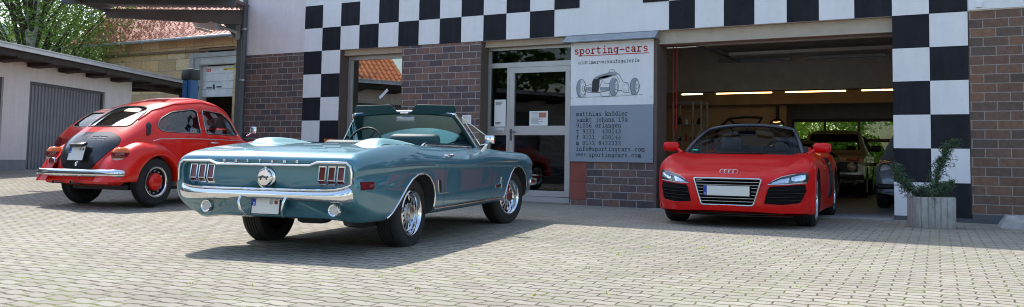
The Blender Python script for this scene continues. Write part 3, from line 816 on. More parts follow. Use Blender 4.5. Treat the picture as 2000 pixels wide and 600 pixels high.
for a, c in doors:
    b = MB(); frame_rect(b, a, c, .28, 2.433, .06, .05, .12); dr = b.build('door', M_dgrey, GR)
    b = MB(); n = int((c-a-.12)/.135); st = (c-a-.12)/n; pr_ = [(a+.06, .10)]
    for k in range(n):
        x = a+.06+k*st; pr_ += [(x+.012, .10), (x+.02, .075), (x+.05, .075), (x+.058, .10)]
    pr_ += [(c-.06, .10), (c-.06, .14), (a+.06, .14)]
    b.prism([(p[0], p[1]) for p in pr_], .30, 2.38, plane='XY'); b.build('ribbed_sheet', M_rib, dr); b = MB(); b.box((a+c)/2-.06, (a+c)/2+.06, .045, .074, 1.22, 1.26, bev=.008); b.tube([((a+c)/2, .075, 1.24), ((a+c)/2, .02, 1.24)], .012, 8); b.build('handle', M_black, dr, smooth=40)
b = MB(); b.box(-20, 8.05, -.62, 5.2, 2.99, 3.04); b.build('roof', M_wood, GR)
b = MB(); b.box(-20, 8.07, -.66, -.621, 3.0, 3.10); b.box(8.05, 8.08, -.66, 5.2, 3.0, 3.10); b.box(-20, 8.07, -.70, -.60, 3.095, 3.12); b.build('fascia', mat('pale zinc edge', (.50, .52, .58), .4, .5), GR)
k = -19.4
while k < 8:
    b = MB(); b.prism([(-.60, 2.988), (-.60, 2.84), (-.52, 2.80), (-.01 if k < 4.6 else 4.8, 2.76), (-.01 if k < 4.6 else 4.8, 2.988)], k, k+.42, plane='YZ'); b.build('rafter', M_wood, GR); k += 1.27
b = MB(); b.box(4.75, 8.0, 4.7, 4.8, .2, 3.0); b.build('carport_back', M_wood, GR)
b = MB(); b.box(4.72, 8.0, -.1, .0, 2.70, 2.85); b.build('carport_beam', M_wood, GR)
b = MB(); b.box(-20, 8.0, -.595, -.015, 2.86, 2.988); b.build('soffit', M_wood, GR)
for x in (7.9,):
    b = MB(); b.box(x, x+.12, -.1, .02, .2, 2.78); b.build('post', M_wood, GR)
# ================================================ sandstone house
M_tile = None
def tiled(name, c1, c2, c3):
    m, nt, b = newmat(name); tc = N(nt, 'TexCoord').outputs['Object']
    f = noise(nt, tc, 3.0, 6, .7); c = ramp(nt, f, [(.25, c1), (.5, c2), (.75, c3)])
    c = mixc(nt, .5, c, ramp(nt, noise(nt, tc, 40, 3), [(.3, .6), (.7, 1.3)]), 'MULTIPLY')
    nt.links.new(c, b.inputs['Base Color']); b.inputs['Roughness'].default_value = .48; return m
M_tile = tiled('clay tiles', (.32, .075, .04), (.46, .13, .07), (.58, .24, .15))
M_tile2 = tiled('orange tiles', (.50, .13, .04), (.62, .19, .06), (.66, .26, .10))
def tile_roof(name, m, parent, L, W_, pitch, T_, tw=.24, tl=.34, amp=.055, step=.022):
    """wavy pantiles: local x along the eave, y up the slope"""
    nx = int(L/tw)*6; ny = int(W_/tl); vs = []; fs = []; row = nx+1
    cnt = 0
    for j in range(ny):
        for e in (0, 1):
            y = j*tl+e*(tl+.0); z0 = step*(1-e)
            for i in range(nx+1):
                x = i*L/nx; ph = (x/tw) % 1; z = amp*max(0, math.sin(ph*2*math.pi))**.7 - .3*amp*(max(0, -math.sin(ph*2*math.pi)))
                vs.append(T_ @ Vector((x, y*math.cos(pitch)-(z+z0)*math.sin(pitch)*0, y*math.sin(pitch)+z+z0)))
    for r_ in range(2*ny-1):
        for i in range(nx): fs.append((r_*row+i, r_*row+i+1, (r_+1)*row+i+1, (r_+1)*row+i))
    return mesh_obj(name, vs, fs, m, parent, smooth=50)
SY = 8.0
SH = thing('sandstone_house', 'old sandstone house with a red pantile roof and zinc gutter behind the garages', 'house', (-19.4, SY, 0))
b = MB(); b.box(1.5, 6.9, 0, .4, 0, 4.9); b.box(1.5, 1.9, .4, 8, 0, 4.9); b.box(6.9, 12.5, 0, .4, 4.55, 4.9); b.box(8.6, 12.5, .05, .4, 0, 4.55); b.build('wall', M_stone, SH)
b = MB(); b.box(1.4, 12.6, -.10, -.002, 4.42, 4.50); b.build('eaves_board', mat('brown cornice', (.20, .14, .09), .8), SH)
pitch = R(42)
tile_roof('roof', M_tile, SH, 14.5, 5.0, pitch, TR(-.2, -.45, 4.86))
b = MB(); b.tube([(-.25, -.52, 4.83), (14, -.52, 4.86)], .075, 12, ry=.8)
for x in (2.0, 4.4, 6.6, 9): b.tube([(x, -.52, 4.83), (x+.03, -.52, 4.83)], .085, 12)
b.build('gutter', M_zinc, SH, smooth=40)
b = MB(); b.prism([(-.3+.0, 4.8), (-.3, 4.86), (3.6, 8.2), (7.4, 4.86), (7.4, 4.8)], 1.5, 1.6, plane='YZ'); b.build('gable', M_stone, SH)
# grey framed opening with a half raised white door
b = MB(); b.box(6.55, 6.75, -.12, .3, 0, 4.36); b.box(6.75, 7.0, -.06, .3, 0, 4.36); b.box(6.55, 9.2, -.10, .3, 4.20, 4.36); b.box(8.95, 9.2, -.06, .3, 0, 4.2); b.build('opening_frame', mat('grey door surround', (.36, .37, .36), .7, dirt=.15), SH)
b = MB(); b.box(7.0, 8.95, -.05, .1, 3.93, 4.195); frame_rect(b, 7.02, 8.93, 3.95, 4.18, .03, -.065, -.05); b.build('transom_panel', mat('pale panel', (.45, .46, .44), .6), SH)
dr = thing('roller_door', 'half raised white sectional door in the sandstone house', 'door', (-12.42, SY+.12, 2.80))
b = MB()
for k in range(4): b.box(0, 2.0, 0, .05, k*.275, k*.275+.268)
b.build('door_leaf', mat('white steel door', (.60, .61, .62), .45, dirt=.06), dr, bevel=.006)
b = MB(); b.box(.2, .42, -.004, 0, .90, 1.0); st_ = b.build('sticker', mat('red sticker', (.55, .03, .03), .5), dr)
b = MB(); b.tube([(.23, -.006, .94), (.30, -.006, .96), (.39, -.006, .93)], .008, 6); b.build('emblem', M_paper, st_)
b = MB(); b.box(1.05, 1.6, -.004, 0, .92, 1.0); st_ = b.build('sticker', mat('yellow sticker', (.65, .5, .05), .5), dr)
text_obj('lettering', 'SEIDEL'[:0]+'4 BIS', .085, M_ink, st_, Matrix(((1, 0, 0, 1.08), (0, 0, -1, -.006), (0, 1, 0, .93), (0, 0, 0, 1))))
b = MB(); b.box(.25, .5, -.02, 0, .31, .35); b.box(.75, .99, -.02, 0, .33, .37); b.box(.58, .64, -.03, 0, .28, .44); b.build('handle', M_black, dr)
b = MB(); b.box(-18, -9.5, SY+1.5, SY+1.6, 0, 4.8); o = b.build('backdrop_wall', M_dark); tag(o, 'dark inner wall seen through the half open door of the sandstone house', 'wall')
# blue lift column
p = tree_px(371, 190, 24.5)
o = thing('lift_column', 'blue steel column with a black cap standing behind the red beetle', 'column', (p.x, p.y, .2))
b = MB(); b.box(-.16, .16, -.14, .14, 0, 2.62); b.box(-.06, .06, -.16, -.14, 0, 2.6); b.build('post', mat('blue lacquer', (.02, .09, .22), .4, dirt=.15), o, bevel=.01)
b = MB(); b.box(-.20, .20, -.17, .17, 2.62, 2.92, bev=.03); b.build('cap', M_black, o, smooth=30)
# neighbouring roofs
p = tree_px(196, 120, 46)
NH = thing('neighbour_house', 'distant house with a weathered tile roof between tree and sandstone house', 'house', (p.x-9, p.y+1, 0), R(-8))
b = MB(); b.box(0, 12, 0, 6, 0, 4.6); b.build('wall', M_gw, NH)
tile_roof('roof', tiled('old tiles', (.24, .10, .07), (.34, .16, .11), (.40, .22, .16)), NH, 12.5, 5.4, R(40), TR(-.3, -.4, 4.4), tw=.3, tl=.4)
p = tree_px(28, 85, 52)
NH = thing('neighbour_house', 'pale house end with a dark roof box at the far left edge', 'house', (p.x-1.2, p.y, 0), R(25))
b = MB(); b.box(0, 1.9, 0, 5, 0, 7.55); b.build('wall', M_gw, NH)
b = MB(); b.box(-.25, 1.3, -.3, 5, 7.55, 8.15); b.build('roof', M_dark, NH)
p = tree_px(2, 78, 48)
o = thing('vent_stack', 'round topped metal stack at the far left edge', 'chimney', (p.x, p.y, 0))
b = MB(); b.lathe([(.34, 0), (.34, 7.2), (.30, 7.45), (.17, 7.65), (0.001, 7.7)], 20); b.build('stack', M_zinc, o, smooth=40)

# ================================================ canopy between the buildings
CN = thing('canopy', 'grey steel canopy with corrugated roof between the showroom and the garages', 'canopy', (-1.95, .0, 0), math.atan2(-.48, -.877))
b = MB(); b.prism([(-.35, 3.92), (-.35, 3.60), (.0, 3.60), (2.9, 3.72), (2.9, 3.90)], -.06, .06, plane='XZ'); b.build('beam', mat('grey steel', (.17, .17, .18), .5, .3, dirt=.1), CN, bevel=.006)
b = MB(); b.box(-.12, .0, -.06, .06, 0, 3.6); b.build('post', M_dgrey, CN)
b = MB(); b.prism([(-.02, 3.60), (-.02, 3.20), (.32, 3.61)], -.02, .02, plane='XZ'); b.build('gusset', M_dgrey, CN)
# corrugated sheet, local x leftwards, local y towards the camera
vs = []; fs = []; nx = 150
for j, y in enumerate((-.1, 4.6)):
    for i in range(nx+1):
        x = -.3+i*3.2/nx; xx = x if j == 0 else -.3+(x+.3)*1.0+.3
        vs.append((xx, y, 3.97+.06*j+.025*(1 if (i % 6) < 3 else 0)))
fs = [(i, i+1, nx+2+i, nx+1+i) for i in range(nx)]
mesh_obj('roof_sheet', vs, fs, mat('corrugated sheet', (.34, .32, .33), .6, .2, dirt=.2), CN)
for y in (1.1, 2.3, 3.5):
    b = MB(); b.box(-.3, 3.3, y, y+.08, 3.82, 3.96); b.build('purlin', M_dgrey, CN)
b = MB(); b.box(2.88, 3.0, -.1, 4.6, 3.84, 4.0); b.build('edge_beam', M_dgrey, CN)
# flood lamp on the corner
FL = thing('wall_lamp', 'grey street style lamp on an arm at the showroom corner', 'lamp', (-1.88, -.06, 3.42))
b = MB(); b.box(-.07, .07, -.02, .0, -.16, .16); b.tube([(0, -.01, 0), (-.05, -.06, .02), (-.35, -.20, .12)], .035, 8); b.build('arm', M_zinc, FL, smooth=40)
b = MB(); b.prism([(-.30, .04), (-.42, .20), (-1.05, .36), (-1.12, .28), (-1.08, .16), (-.62, .06)], -.30, -.10); b.build('lamp_head', mat('lamp grey', (.62, .62, .64), .5, dirt=.1), FL, bevel=.015, smooth=35)
b = MB(); b.prism([(-.66, .05), (-1.05, .145), (-1.03, .10), (-.70, .01)], -.28, -.12); b.build('lens', mat('lamp lens', (.6, .6, .5), .2), FL)

# ================================================ yard behind the camera (seen in glass and paint)
o = thing('rear_house', 'orange tiled house across the yard, seen in the shop window', 'house', (-12.5, -9.0, 0), GA+math.pi)
b = MB(); b.box(-6, 9, -9, -3, 0, 3.6); b.build('wall', M_gw, o)
tile_roof('roof', M_tile2, o, 15.5, 4.2, R(38), TR(-6.2, -2.6, 3.5, rz=math.pi) @ TR(-15.3), tw=.25, tl=.36)
for i, (x, y, h, r_) in enumerate(((-16, -12, 11, 4), (-9, -22, 10, 4), (2, -34, 12, 5), (14, -36, 11, 5), (26, -33, 12, 5), (33, -22, 10, 4))):
    tree('yard_tree', 'green tree standing behind the viewpoint, number %s along the yard edge' % ['one', 'two', 'three', 'four', 'five', 'six'][i], (x, y, 0), h, r_, 60, 60, .5, 20+i, group='trees across the yard')
o = thing('yard_wall', 'pale boundary wall across the yard behind the viewpoint', 'wall', (0, -30, 0)); b = MB(); b.box(-8, 40, 0, .3, -1, 2.2); b.build('wall_body', M_gw, o)
# ================================================ sign
SG = thing('company_sign', 'white and grey company sign board with a sketched racing car', 'sign', (6.14, -.004, .745))
SW, SHh, SM = 1.50, 2.025, .952
b = MB(); b.box(0, SW, -.02, 0, SM, SHh); up_ = b.build('upper_board', M_twhite, SG)
b = MB(); b.box(0, SW, -.021, -.0, 0, SM-.001); lo_ = b.build('lower_board', M_grey, SG)
b = MB()
for x, z in ((.03, .05), (SW-.04, .05), (.03, SM+.12), (SW-.04, SM+.12), (.03, SHh-.03), (SW-.03, SHh-.03)):
    b.tube([(x, -.024, z), (x, -.018, z)], .007, 8)
b.build('screws', M_dgrey, SG)
def TS(x, z, y=-.0235): return Matrix(((1, 0, 0, x), (0, 0, -1, y), (0, 1, 0, z), (0, 0, 0, 1)))
# slab-serif strokes laid out as a monospaced alphabet (cell .6 wide, x-height .45)
def arc(cx, cy, rx, ry, a0, a1, n=8): return [(cx+rx*math.cos(R(a0+(a1-a0)*i/n)), cy+ry*math.sin(R(a0+(a1-a0)*i/n))) for i in range(n+1)]
def sf(x, y, w_=.16): return [(x-w_/2, y), (x+w_/2, y)]
GL = {
 'a': [arc(.27, .31, .15, .13, 150, 20)+[(.41, .30), (.41, 0)], [(.41, 0), (.52, 0)], arc(.26, .12, .16, .12, 0, 360, 14)],
 'c': [arc(.30, .22, .19, .22, 50, 315, 12), [(.42, .30), (.42, .43)]],
 'd': [arc(.27, .22, .18, .22, 0, 360, 14), [(.34, .65), (.45, .65), (.45, 0), (.55, 0)]],
 'e': [[(.11, .23), (.48, .23)]+arc(.30, .22, .19, .22, 5, 320, 14)],
 'f': [[(.26, 0), (.26, .5)]+arc(.38, .52, .12, .12, 180, 60, 6), sf(.27, 0, .34), [(.12, .44), (.46, .44)]],
 'g': [arc(.27, .23, .17, .21, 0, 360, 14), [(.54, .44), (.44, .44), (.44, -.05)]+arc(.30, -.06, .14, .12, 0, -110, 6)],
 'h': [[(.05, .65), (.14, .65), (.14, 0)], arc(.29, .27, .15, .17, 160, 0, 7)+[(.44, 0)], sf(.14, 0), sf(.45, 0)],
 'i': [[(.16, .44), (.31, .44), (.31, 0)], sf(.31, 0, .36), [(.30, .60), (.30, .66)]],
 'j': [[(.16, .44), (.38, .44), (.38, -.06)]+arc(.26, -.06, .12, .12, 0, -110, 6), [(.37, .60), (.37, .66)]],
 'k': [[(.06, .65), (.15, .65), (.15, 0)], [(.15, .18), (.42, .44)], [(.25, .28), (.46, 0)], sf(.15, 0), sf(.46, 0), sf(.42, .44)],
 'l': [[(.16, .65), (.31, .65), (.31, 0)], sf(.31, 0, .36)],
 'm': [[(.02, .44), (.09, .44), (.09, 0)], arc(.19, .33, .10, .11, 180, 0, 6)+[(.29, 0)], arc(.39, .33, .10, .11, 180, 0, 6)+[(.49, 0)], sf(.09, 0, .1), sf(.29, 0, .1), sf(.50, 0, .12)],
 'n': [[(.05, .44), (.14, .44), (.14, 0)], arc(.29, .27, .15, .17, 160, 0, 7)+[(.44, 0)], sf(.14, 0), sf(.45, 0)],
 'o': [arc(.30, .22, .19, .22, 0, 360, 16)],
 'p': [[(.04, .44), (.13, .44), (.13, -.18)], arc(.31, .22, .18, .22, 0, 360, 14), sf(.15, -.18, .22)],
 'r': [[(.08, .44), (.20, .44), (.20, 0)], arc(.38, .24, .18, .20, 160, 55, 6), sf(.22, 0, .32)],
 's': [arc(.30, .33, .15, .11, 30, 270, 8)+arc(.30, .11, .17, .11, 90, -150, 8)],
 't': [[(.20, .60), (.20, .12)]+arc(.33, .12, .13, .12, 180, 320, 7), [(.07, .44), (.44, .44)]],
 'u': [[(.04, .44), (.13, .44), (.13, .16)]+arc(.28, .15, .15, .15, 180, 340, 7), [(.36, .44), (.45, .44), (.45, 0), (.54, 0)]],
 'v': [[(.09, .44), (.30, 0), (.51, .44)], sf(.10, .44), sf(.50, .44)],
 'w': [[(.06, .44), (.17, 0), (.30, .36), (.43, 0), (.54, .44)], sf(.07, .44, .12), sf(.53, .44, .12)],
 '0': [arc(.30, .31, .17, .31, 0, 360, 18)], '1': [[(.14, .52), (.31, .62), (.31, 0)], sf(.31, 0, .34)],
 '2': [arc(.29, .45, .17, .17, 165, -30, 8)+[(.12, .02), (.48, .02), (.48, .09)]],
 '3': [arc(.28, .47, .15, .15, 150, -90, 8)+arc(.28, .16, .18, .16, 90, -150, 8)], '4': [[(.38, 0), (.38, .62), (.10, .19), (.48, .19)], sf(.38, 0, .2)],
 '5': [[(.44, .61), (.17, .61), (.16, .34)]+arc(.29, .20, .18, .20, 130, -150, 9)], '6': [arc(.44, .28, .30, .33, 95, 180, 6)+arc(.31, .18, .17, .18, 180, -175, 14)],
 '7': [[(.13, .52), (.13, .61), (.47, .61), (.28, 0)]], '8': [arc(.30, .46, .14, .15, 0, 360, 14), arc(.30, .16, .17, .16, 0, 360, 14)], '9': [arc(.16, .33, .30, .33, -85, 0, 6)+arc(.29, .44, .17, .18, 0, 355, 14)],
 '-': [[(.10, .24), (.50, .24)]], '.': [arc(.30, .03, .03, .03, 0, 360, 6)],
 '@': [arc(.32, .30, .11, .14, 0, 360, 10), [(.43, .44), (.43, .2), (.52, .2)]+arc(.30, .28, .22, .33, 0, 300, 14)],
}
GL['ö'] = GL['o']+[[(.21, .56), (.21, .62)], [(.39, .56), (.39, .62)]]
def mono_text(name, s, x, z, cell, hgt, m, parent, wgt=.028, y=-.0235):
    """cell = advance in metres, hgt = scale for heights"""
    b = MB(); sx_ = cell/.6
    for i, ch in enumerate(s):
        for ln in GL.get(ch, []):
            pts = [(x+i*cell+p[0]*sx_, z+p[1]*hgt) for p in ln]
            n = len(pts); L = []; Rr = []
            for k in range(n):
                a = Vector(pts[max(0, k-1)]); c = Vector(pts[min(n-1, k+1)]); t = (c-a)
                if t.length < 1e-7: t = Vector((1, 0))
                t.normalize(); nn = Vector((-t.y, t.x))*wgt*hgt
                ext = t*wgt*hgt*.8; q = Vector(pts[k]) - (ext if k == 0 else ext*0) + (ext if k == n-1 else ext*0)
                L.append((q.x+nn.x, y, q.y+nn.y)); Rr.append((q.x-nn.x, y, q.y-nn.y))
            b.add(L+Rr, [(k, k+1, n+k+1, n+k) for k in range(n-1)])
    o = b.build(name, m, parent, recalc=False); return o
mono_text('title_lettering', 'sporting-cars', .055, 1.835, .1045, .175, M_red, up_, .055)
b = MB(); b.box(.14, 1.42, -.0245, -.0225, 1.795, 1.807); b.build('underline', M_red, up_)
mono_text('subtitle_lettering', 'oldtimerverkaufsgalerie', .14, 1.66, .0488, .083, M_ink, up_, .042)
for i, s in enumerate(['matthias knödler', 'sankt johann 15a', '91056 erlangen', 't 9131  430143', 'f 9131  430144', 'm 0172 8422332', 'info@sportingcars.com', 'www.sportingcars.com']):
    mono_text('contact_lettering', s, .115, .775-i*.0985, .0592, .105, M_ink, lo_, .045)
# sketched racing car
SK = MB(); sx0, sz0, ks = .08, 1.075, 1.32/1100.
def P2(x, y): return (sx0+.03+(x-60)*ks*.97, sz0+.01+(495-y)*ks*.98)
def skl(pts, wd=.003, cl=False):
    p = [P2(*q) for q in pts]+([P2(*pts[0])] if cl else [])
    n = len(p); L = []; Rr = []
    for k in range(n):
        a = Vector(p[max(0, k-1)]); c = Vector(p[min(n-1, k+1)]); t = (c-a).normalized() if (c-a).length > 1e-7 else Vector((1, 0)); nn = Vector((-t.y, t.x))*wd
        L.append((p[k][0]+nn.x, -.0245, p[k][1]+nn.y)); Rr.append((p[k][0]-nn.x, -.0245, p[k][1]-nn.y))
    SK.add(L+Rr, [(k, k+1, n+k+1, n+k) for k in range(n-1)])
def ell(cx, cy, rx, ry, a0=0, a1=360, n=26): return [(cx+rx*math.cos(R(a0+(a1-a0)*i/n)), cy+ry*math.sin(R(a0+(a1-a0)*i/n))) for i in range(n+1)]
for cx, cy, rx, ry in ((140, 360, 76, 132), (655, 350, 68, 128), (975, 352, 68, 118)):
    skl(ell(cx, cy, rx, ry), .004); skl(ell(cx+30, cy, rx*.62, ry*.72), .0025); skl(ell(cx+38, cy+5, rx*.25, ry*.3), .003)
skl([(60, 490), (640, 487), (1095, 468)], .0025)
skl([(320, 250), (380, 200), (440, 180), (520, 165), (590, 140), (680, 140), (740, 180), (800, 285), (870, 300), (890, 350), (885, 420)], .0045)
skl([(575, 125), (585, 108), (650, 105), (668, 118), (660, 138), (590, 138)], .0035, True)
skl([(200, 330), (190, 380), (240, 415), (420, 425), (580, 400)], .006); skl([(215, 320), (310, 305)], .003)
skl([(430, 350), (480, 250), (520, 295), (590, 300)], .004); skl([(710, 405), (770, 405), (840, 440), (900, 432)], .005)
skl([(700, 200), (740, 260), (745, 290)], .0025); skl([(880, 300), (790, 330), (785, 380), (860, 410)], .002); skl([(210, 430), (200, 495)], .003); skl([(440, 440), (470, 480), (590, 480), (585, 430)], .004)
SK.build('sketch_lines', mat('sketch ink', (.10, .11, .13), .6), up_, recalc=False)
b = MB()
def blob(pts, y=-.0238): b.prism([P2(*q) for q in pts][::-1], y, y+.0012)
blob([(315, 270), (345, 230), (435, 228), (430, 300), (415, 415), (310, 415)]); b.build('grille_drawing', mat('sketch dark', (.035, .038, .045), .6), up_)
b = MB()
blob([(60, 360), (75, 290), (105, 245), (140, 235), (120, 300), (120, 420), (150, 488), (90, 488), (68, 430)])
blob([(590, 350), (600, 280), (640, 228), (700, 240), (670, 330), (690, 470), (610, 475)])
blob([(905, 350), (920, 270), (960, 240), (1010, 245), (985, 340), (1000, 465), (920, 468)])
blob([(320, 250), (380, 205), (440, 190), (520, 172), (590, 150), (680, 150), (715, 185), (640, 200), (500, 225), (430, 228), (345, 232)]); blob([(440, 400), (440, 350), (580, 350), (590, 395)]); blob([(215, 385), (215, 345), (310, 345), (310, 410)]); blob([(400, 215), (520, 185), (640, 180), (560, 215), (440, 250)])
b.build('shading_drawing', mat('sketch grey', (.30, .34, .40), .6), up_)
# ================================================ planter with juniper, kerb stone, orange bin
PL = thing('planter', 'scalloped concrete planter standing before the chequered pier', 'planter', (11.83, -1.43, 0), R(22)); PL.scale = (.80, .80, .97)
b = MB(); n = 40; out = []; inn = []
def scal(a, r_):
    k = 12; return r_*(1+.035*abs(math.sin(a*k/2))) * (1 if True else 1)
def sq(a, r_):
    c, s = abs(math.cos(a)), abs(math.sin(a)); return r_/((c**4+s**4)**.25)
N_ = 396
prof = [(.0, .30), (.02, .31), (.38, .315), (.395, .305), (.395, .262), (.33, .255)]
vs = []; fs = []
for (z, r_) in prof:
    for k in range(N_):
        a = 2*math.pi*k/N_; q = sq(a, r_)*(1-.055*(abs(math.cos(a*11))**24)) if r_ > .28 else sq(a, r_)
        vs.append((q*math.cos(a), q*math.sin(a), z))
for i in range(len(prof)-1):
    for k in range(N_): fs.append((i*N_+k, i*N_+(k+1) % N_, (i+1)*N_+(k+1) % N_, (i+1)*N_+k))
fs.append(tuple((len(prof)-1)*N_+k for k in range(N_)))
mesh_obj('tub', vs, fs, M_conc, PL, smooth=50)
b = MB(); b.lathe([(.001, .355), (.2, .35), (.25, .335)], 24); b.build('soil', mat('soil', (.05, .035, .025), .95, bmp=.6, bs=40), PL)
JN = thing('juniper', 'dark green juniper with two leaning branches growing in the concrete planter', 'shrub', (11.83, -1.43, .35))
rng = random.Random(5); b = MB(); P = []
camr = Vector((math.cos(TH), math.sin(TH), 0))
def jbranch(pts, r0_, spread, n):
    b.tube(pts, [r0_*(1-.8*i/(len(pts)-1)) for i in range(len(pts))], 6)
    for _ in range(n):
        f = rng.random()**.8*(len(pts)-1.001); i = int(f); c = Vector(pts[i]).lerp(Vector(pts[i+1]), f-i)
        s_ = spread*(1.1-.75*f/(len(pts)-1))
        tip = c+Vector((rng.gauss(0, s_), rng.gauss(0, s_), rng.gauss(.0, s_*.7)))
        b.tube([c, tip], [.004, .002], 3, caps=False)
        for k in range(9):
            q = c.lerp(tip, .3+.8*k/9); P.append(q+Vector((rng.gauss(0, .012), rng.gauss(0, .012), rng.gauss(0, .012))))
def jp(x, z, d=0): return tuple(camr*x+Vector((-camr.y, camr.x, 0))*d+Vector((0, 0, z)))
jbranch([jp(0, 0), jp(-.16, .06), jp(-.33, .16, -.05), jp(-.42, .30, -.05), jp(-.46, .42, -.02)], .018, .085, 320)
jbranch([jp(0, 0), jp(.08, .15, .05), jp(.12, .36, .05), jp(.17, .50, .05), jp(.24, .66, .04), jp(.33, .72, .04)], .018, .085, 430)
jbranch([jp(0, 0), jp(.10, .10, -.1), jp(.2, .22, -.12)], .012, .09, 190)
jbranch([jp(-.05, 0), jp(-.12, .08, -.12), jp(-.2, .14, -.18)], .012, .09, 150)
b.build('branches', M_branch, JN)
vs, fs = leaves(P, .030, rng, aspect=.5); mesh_obj('needles', vs, fs, M_leaf3, JN)
# rough stone by the right wall
o = thing('kerb_stone', 'rough pale granite block lying at the foot of the right brick wall', 'stone', (12.92, -.68, 0), R(5))
bm = bmesh.new(); bmesh.ops.create_cube(bm, size=1); bmesh.ops.subdivide_edges(bm, edges=bm.edges, cuts=7, use_grid_fill=True)
rng = random.Random(9)
for v in bm.verts:
    t_ = v.co.z+.5; v.co.x *= (1.0-.25*t_); v.co.y *= (1-.3*t_)
    v.co = Vector((v.co.x*.75, v.co.y*.5, t_*.155)) + Vector((rng.gauss(0, .006), rng.gauss(0, .006), rng.gauss(0, .005)))
me = bpy.data.meshes.new('block'); bm.to_mesh(me); bm.free(); me.materials.append(M_conc); smooth_by_angle(me, 60); link(bpy.data.objects.new('block', me), o)
# weeds in the joints near the camera
rng = random.Random(31); vs = []; fs = []
for _ in range(110):
    d_ = rng.uniform(5.2, 11); px_ = rng.uniform(0, 2000); q = tree_px(px_, 400, d_); x, y = q.x, q.y
    if y > -4.8: continue
    z = gz(x, y); n_ = rng.randint(3, 8); s0 = rng.choice([.008, .01, .012, .012, .016, .022])
    for k in range(n_):
        a = rng.uniform(0, 6.28); L_ = s0*rng.uniform(.6, 1.2); dx, dy = math.cos(a)*L_*.6, math.sin(a)*L_*.6; w_ = L_*.22
        o_ = len(vs); ox, oy = x+rng.gauss(0, .012), y+rng.gauss(0, .012)
        vs += [(ox-w_*math.sin(a), oy+w_*math.cos(a), z), (ox+w_*math.sin(a), oy-w_*math.cos(a), z), (ox+dx, oy+dy, z+L_*rng.uniform(.5, 1.3))]; fs.append((o_, o_+1, o_+2))
o = mesh_obj('weeds', vs, fs, M_leaf2); tag(o, 'small green weeds growing in the paving joints', 'weeds', kind='stuff')
M_vwred = paint('red car paint', (.76, .014, .007), 0, .32, dust=.01, coat=.7, spec=.2)
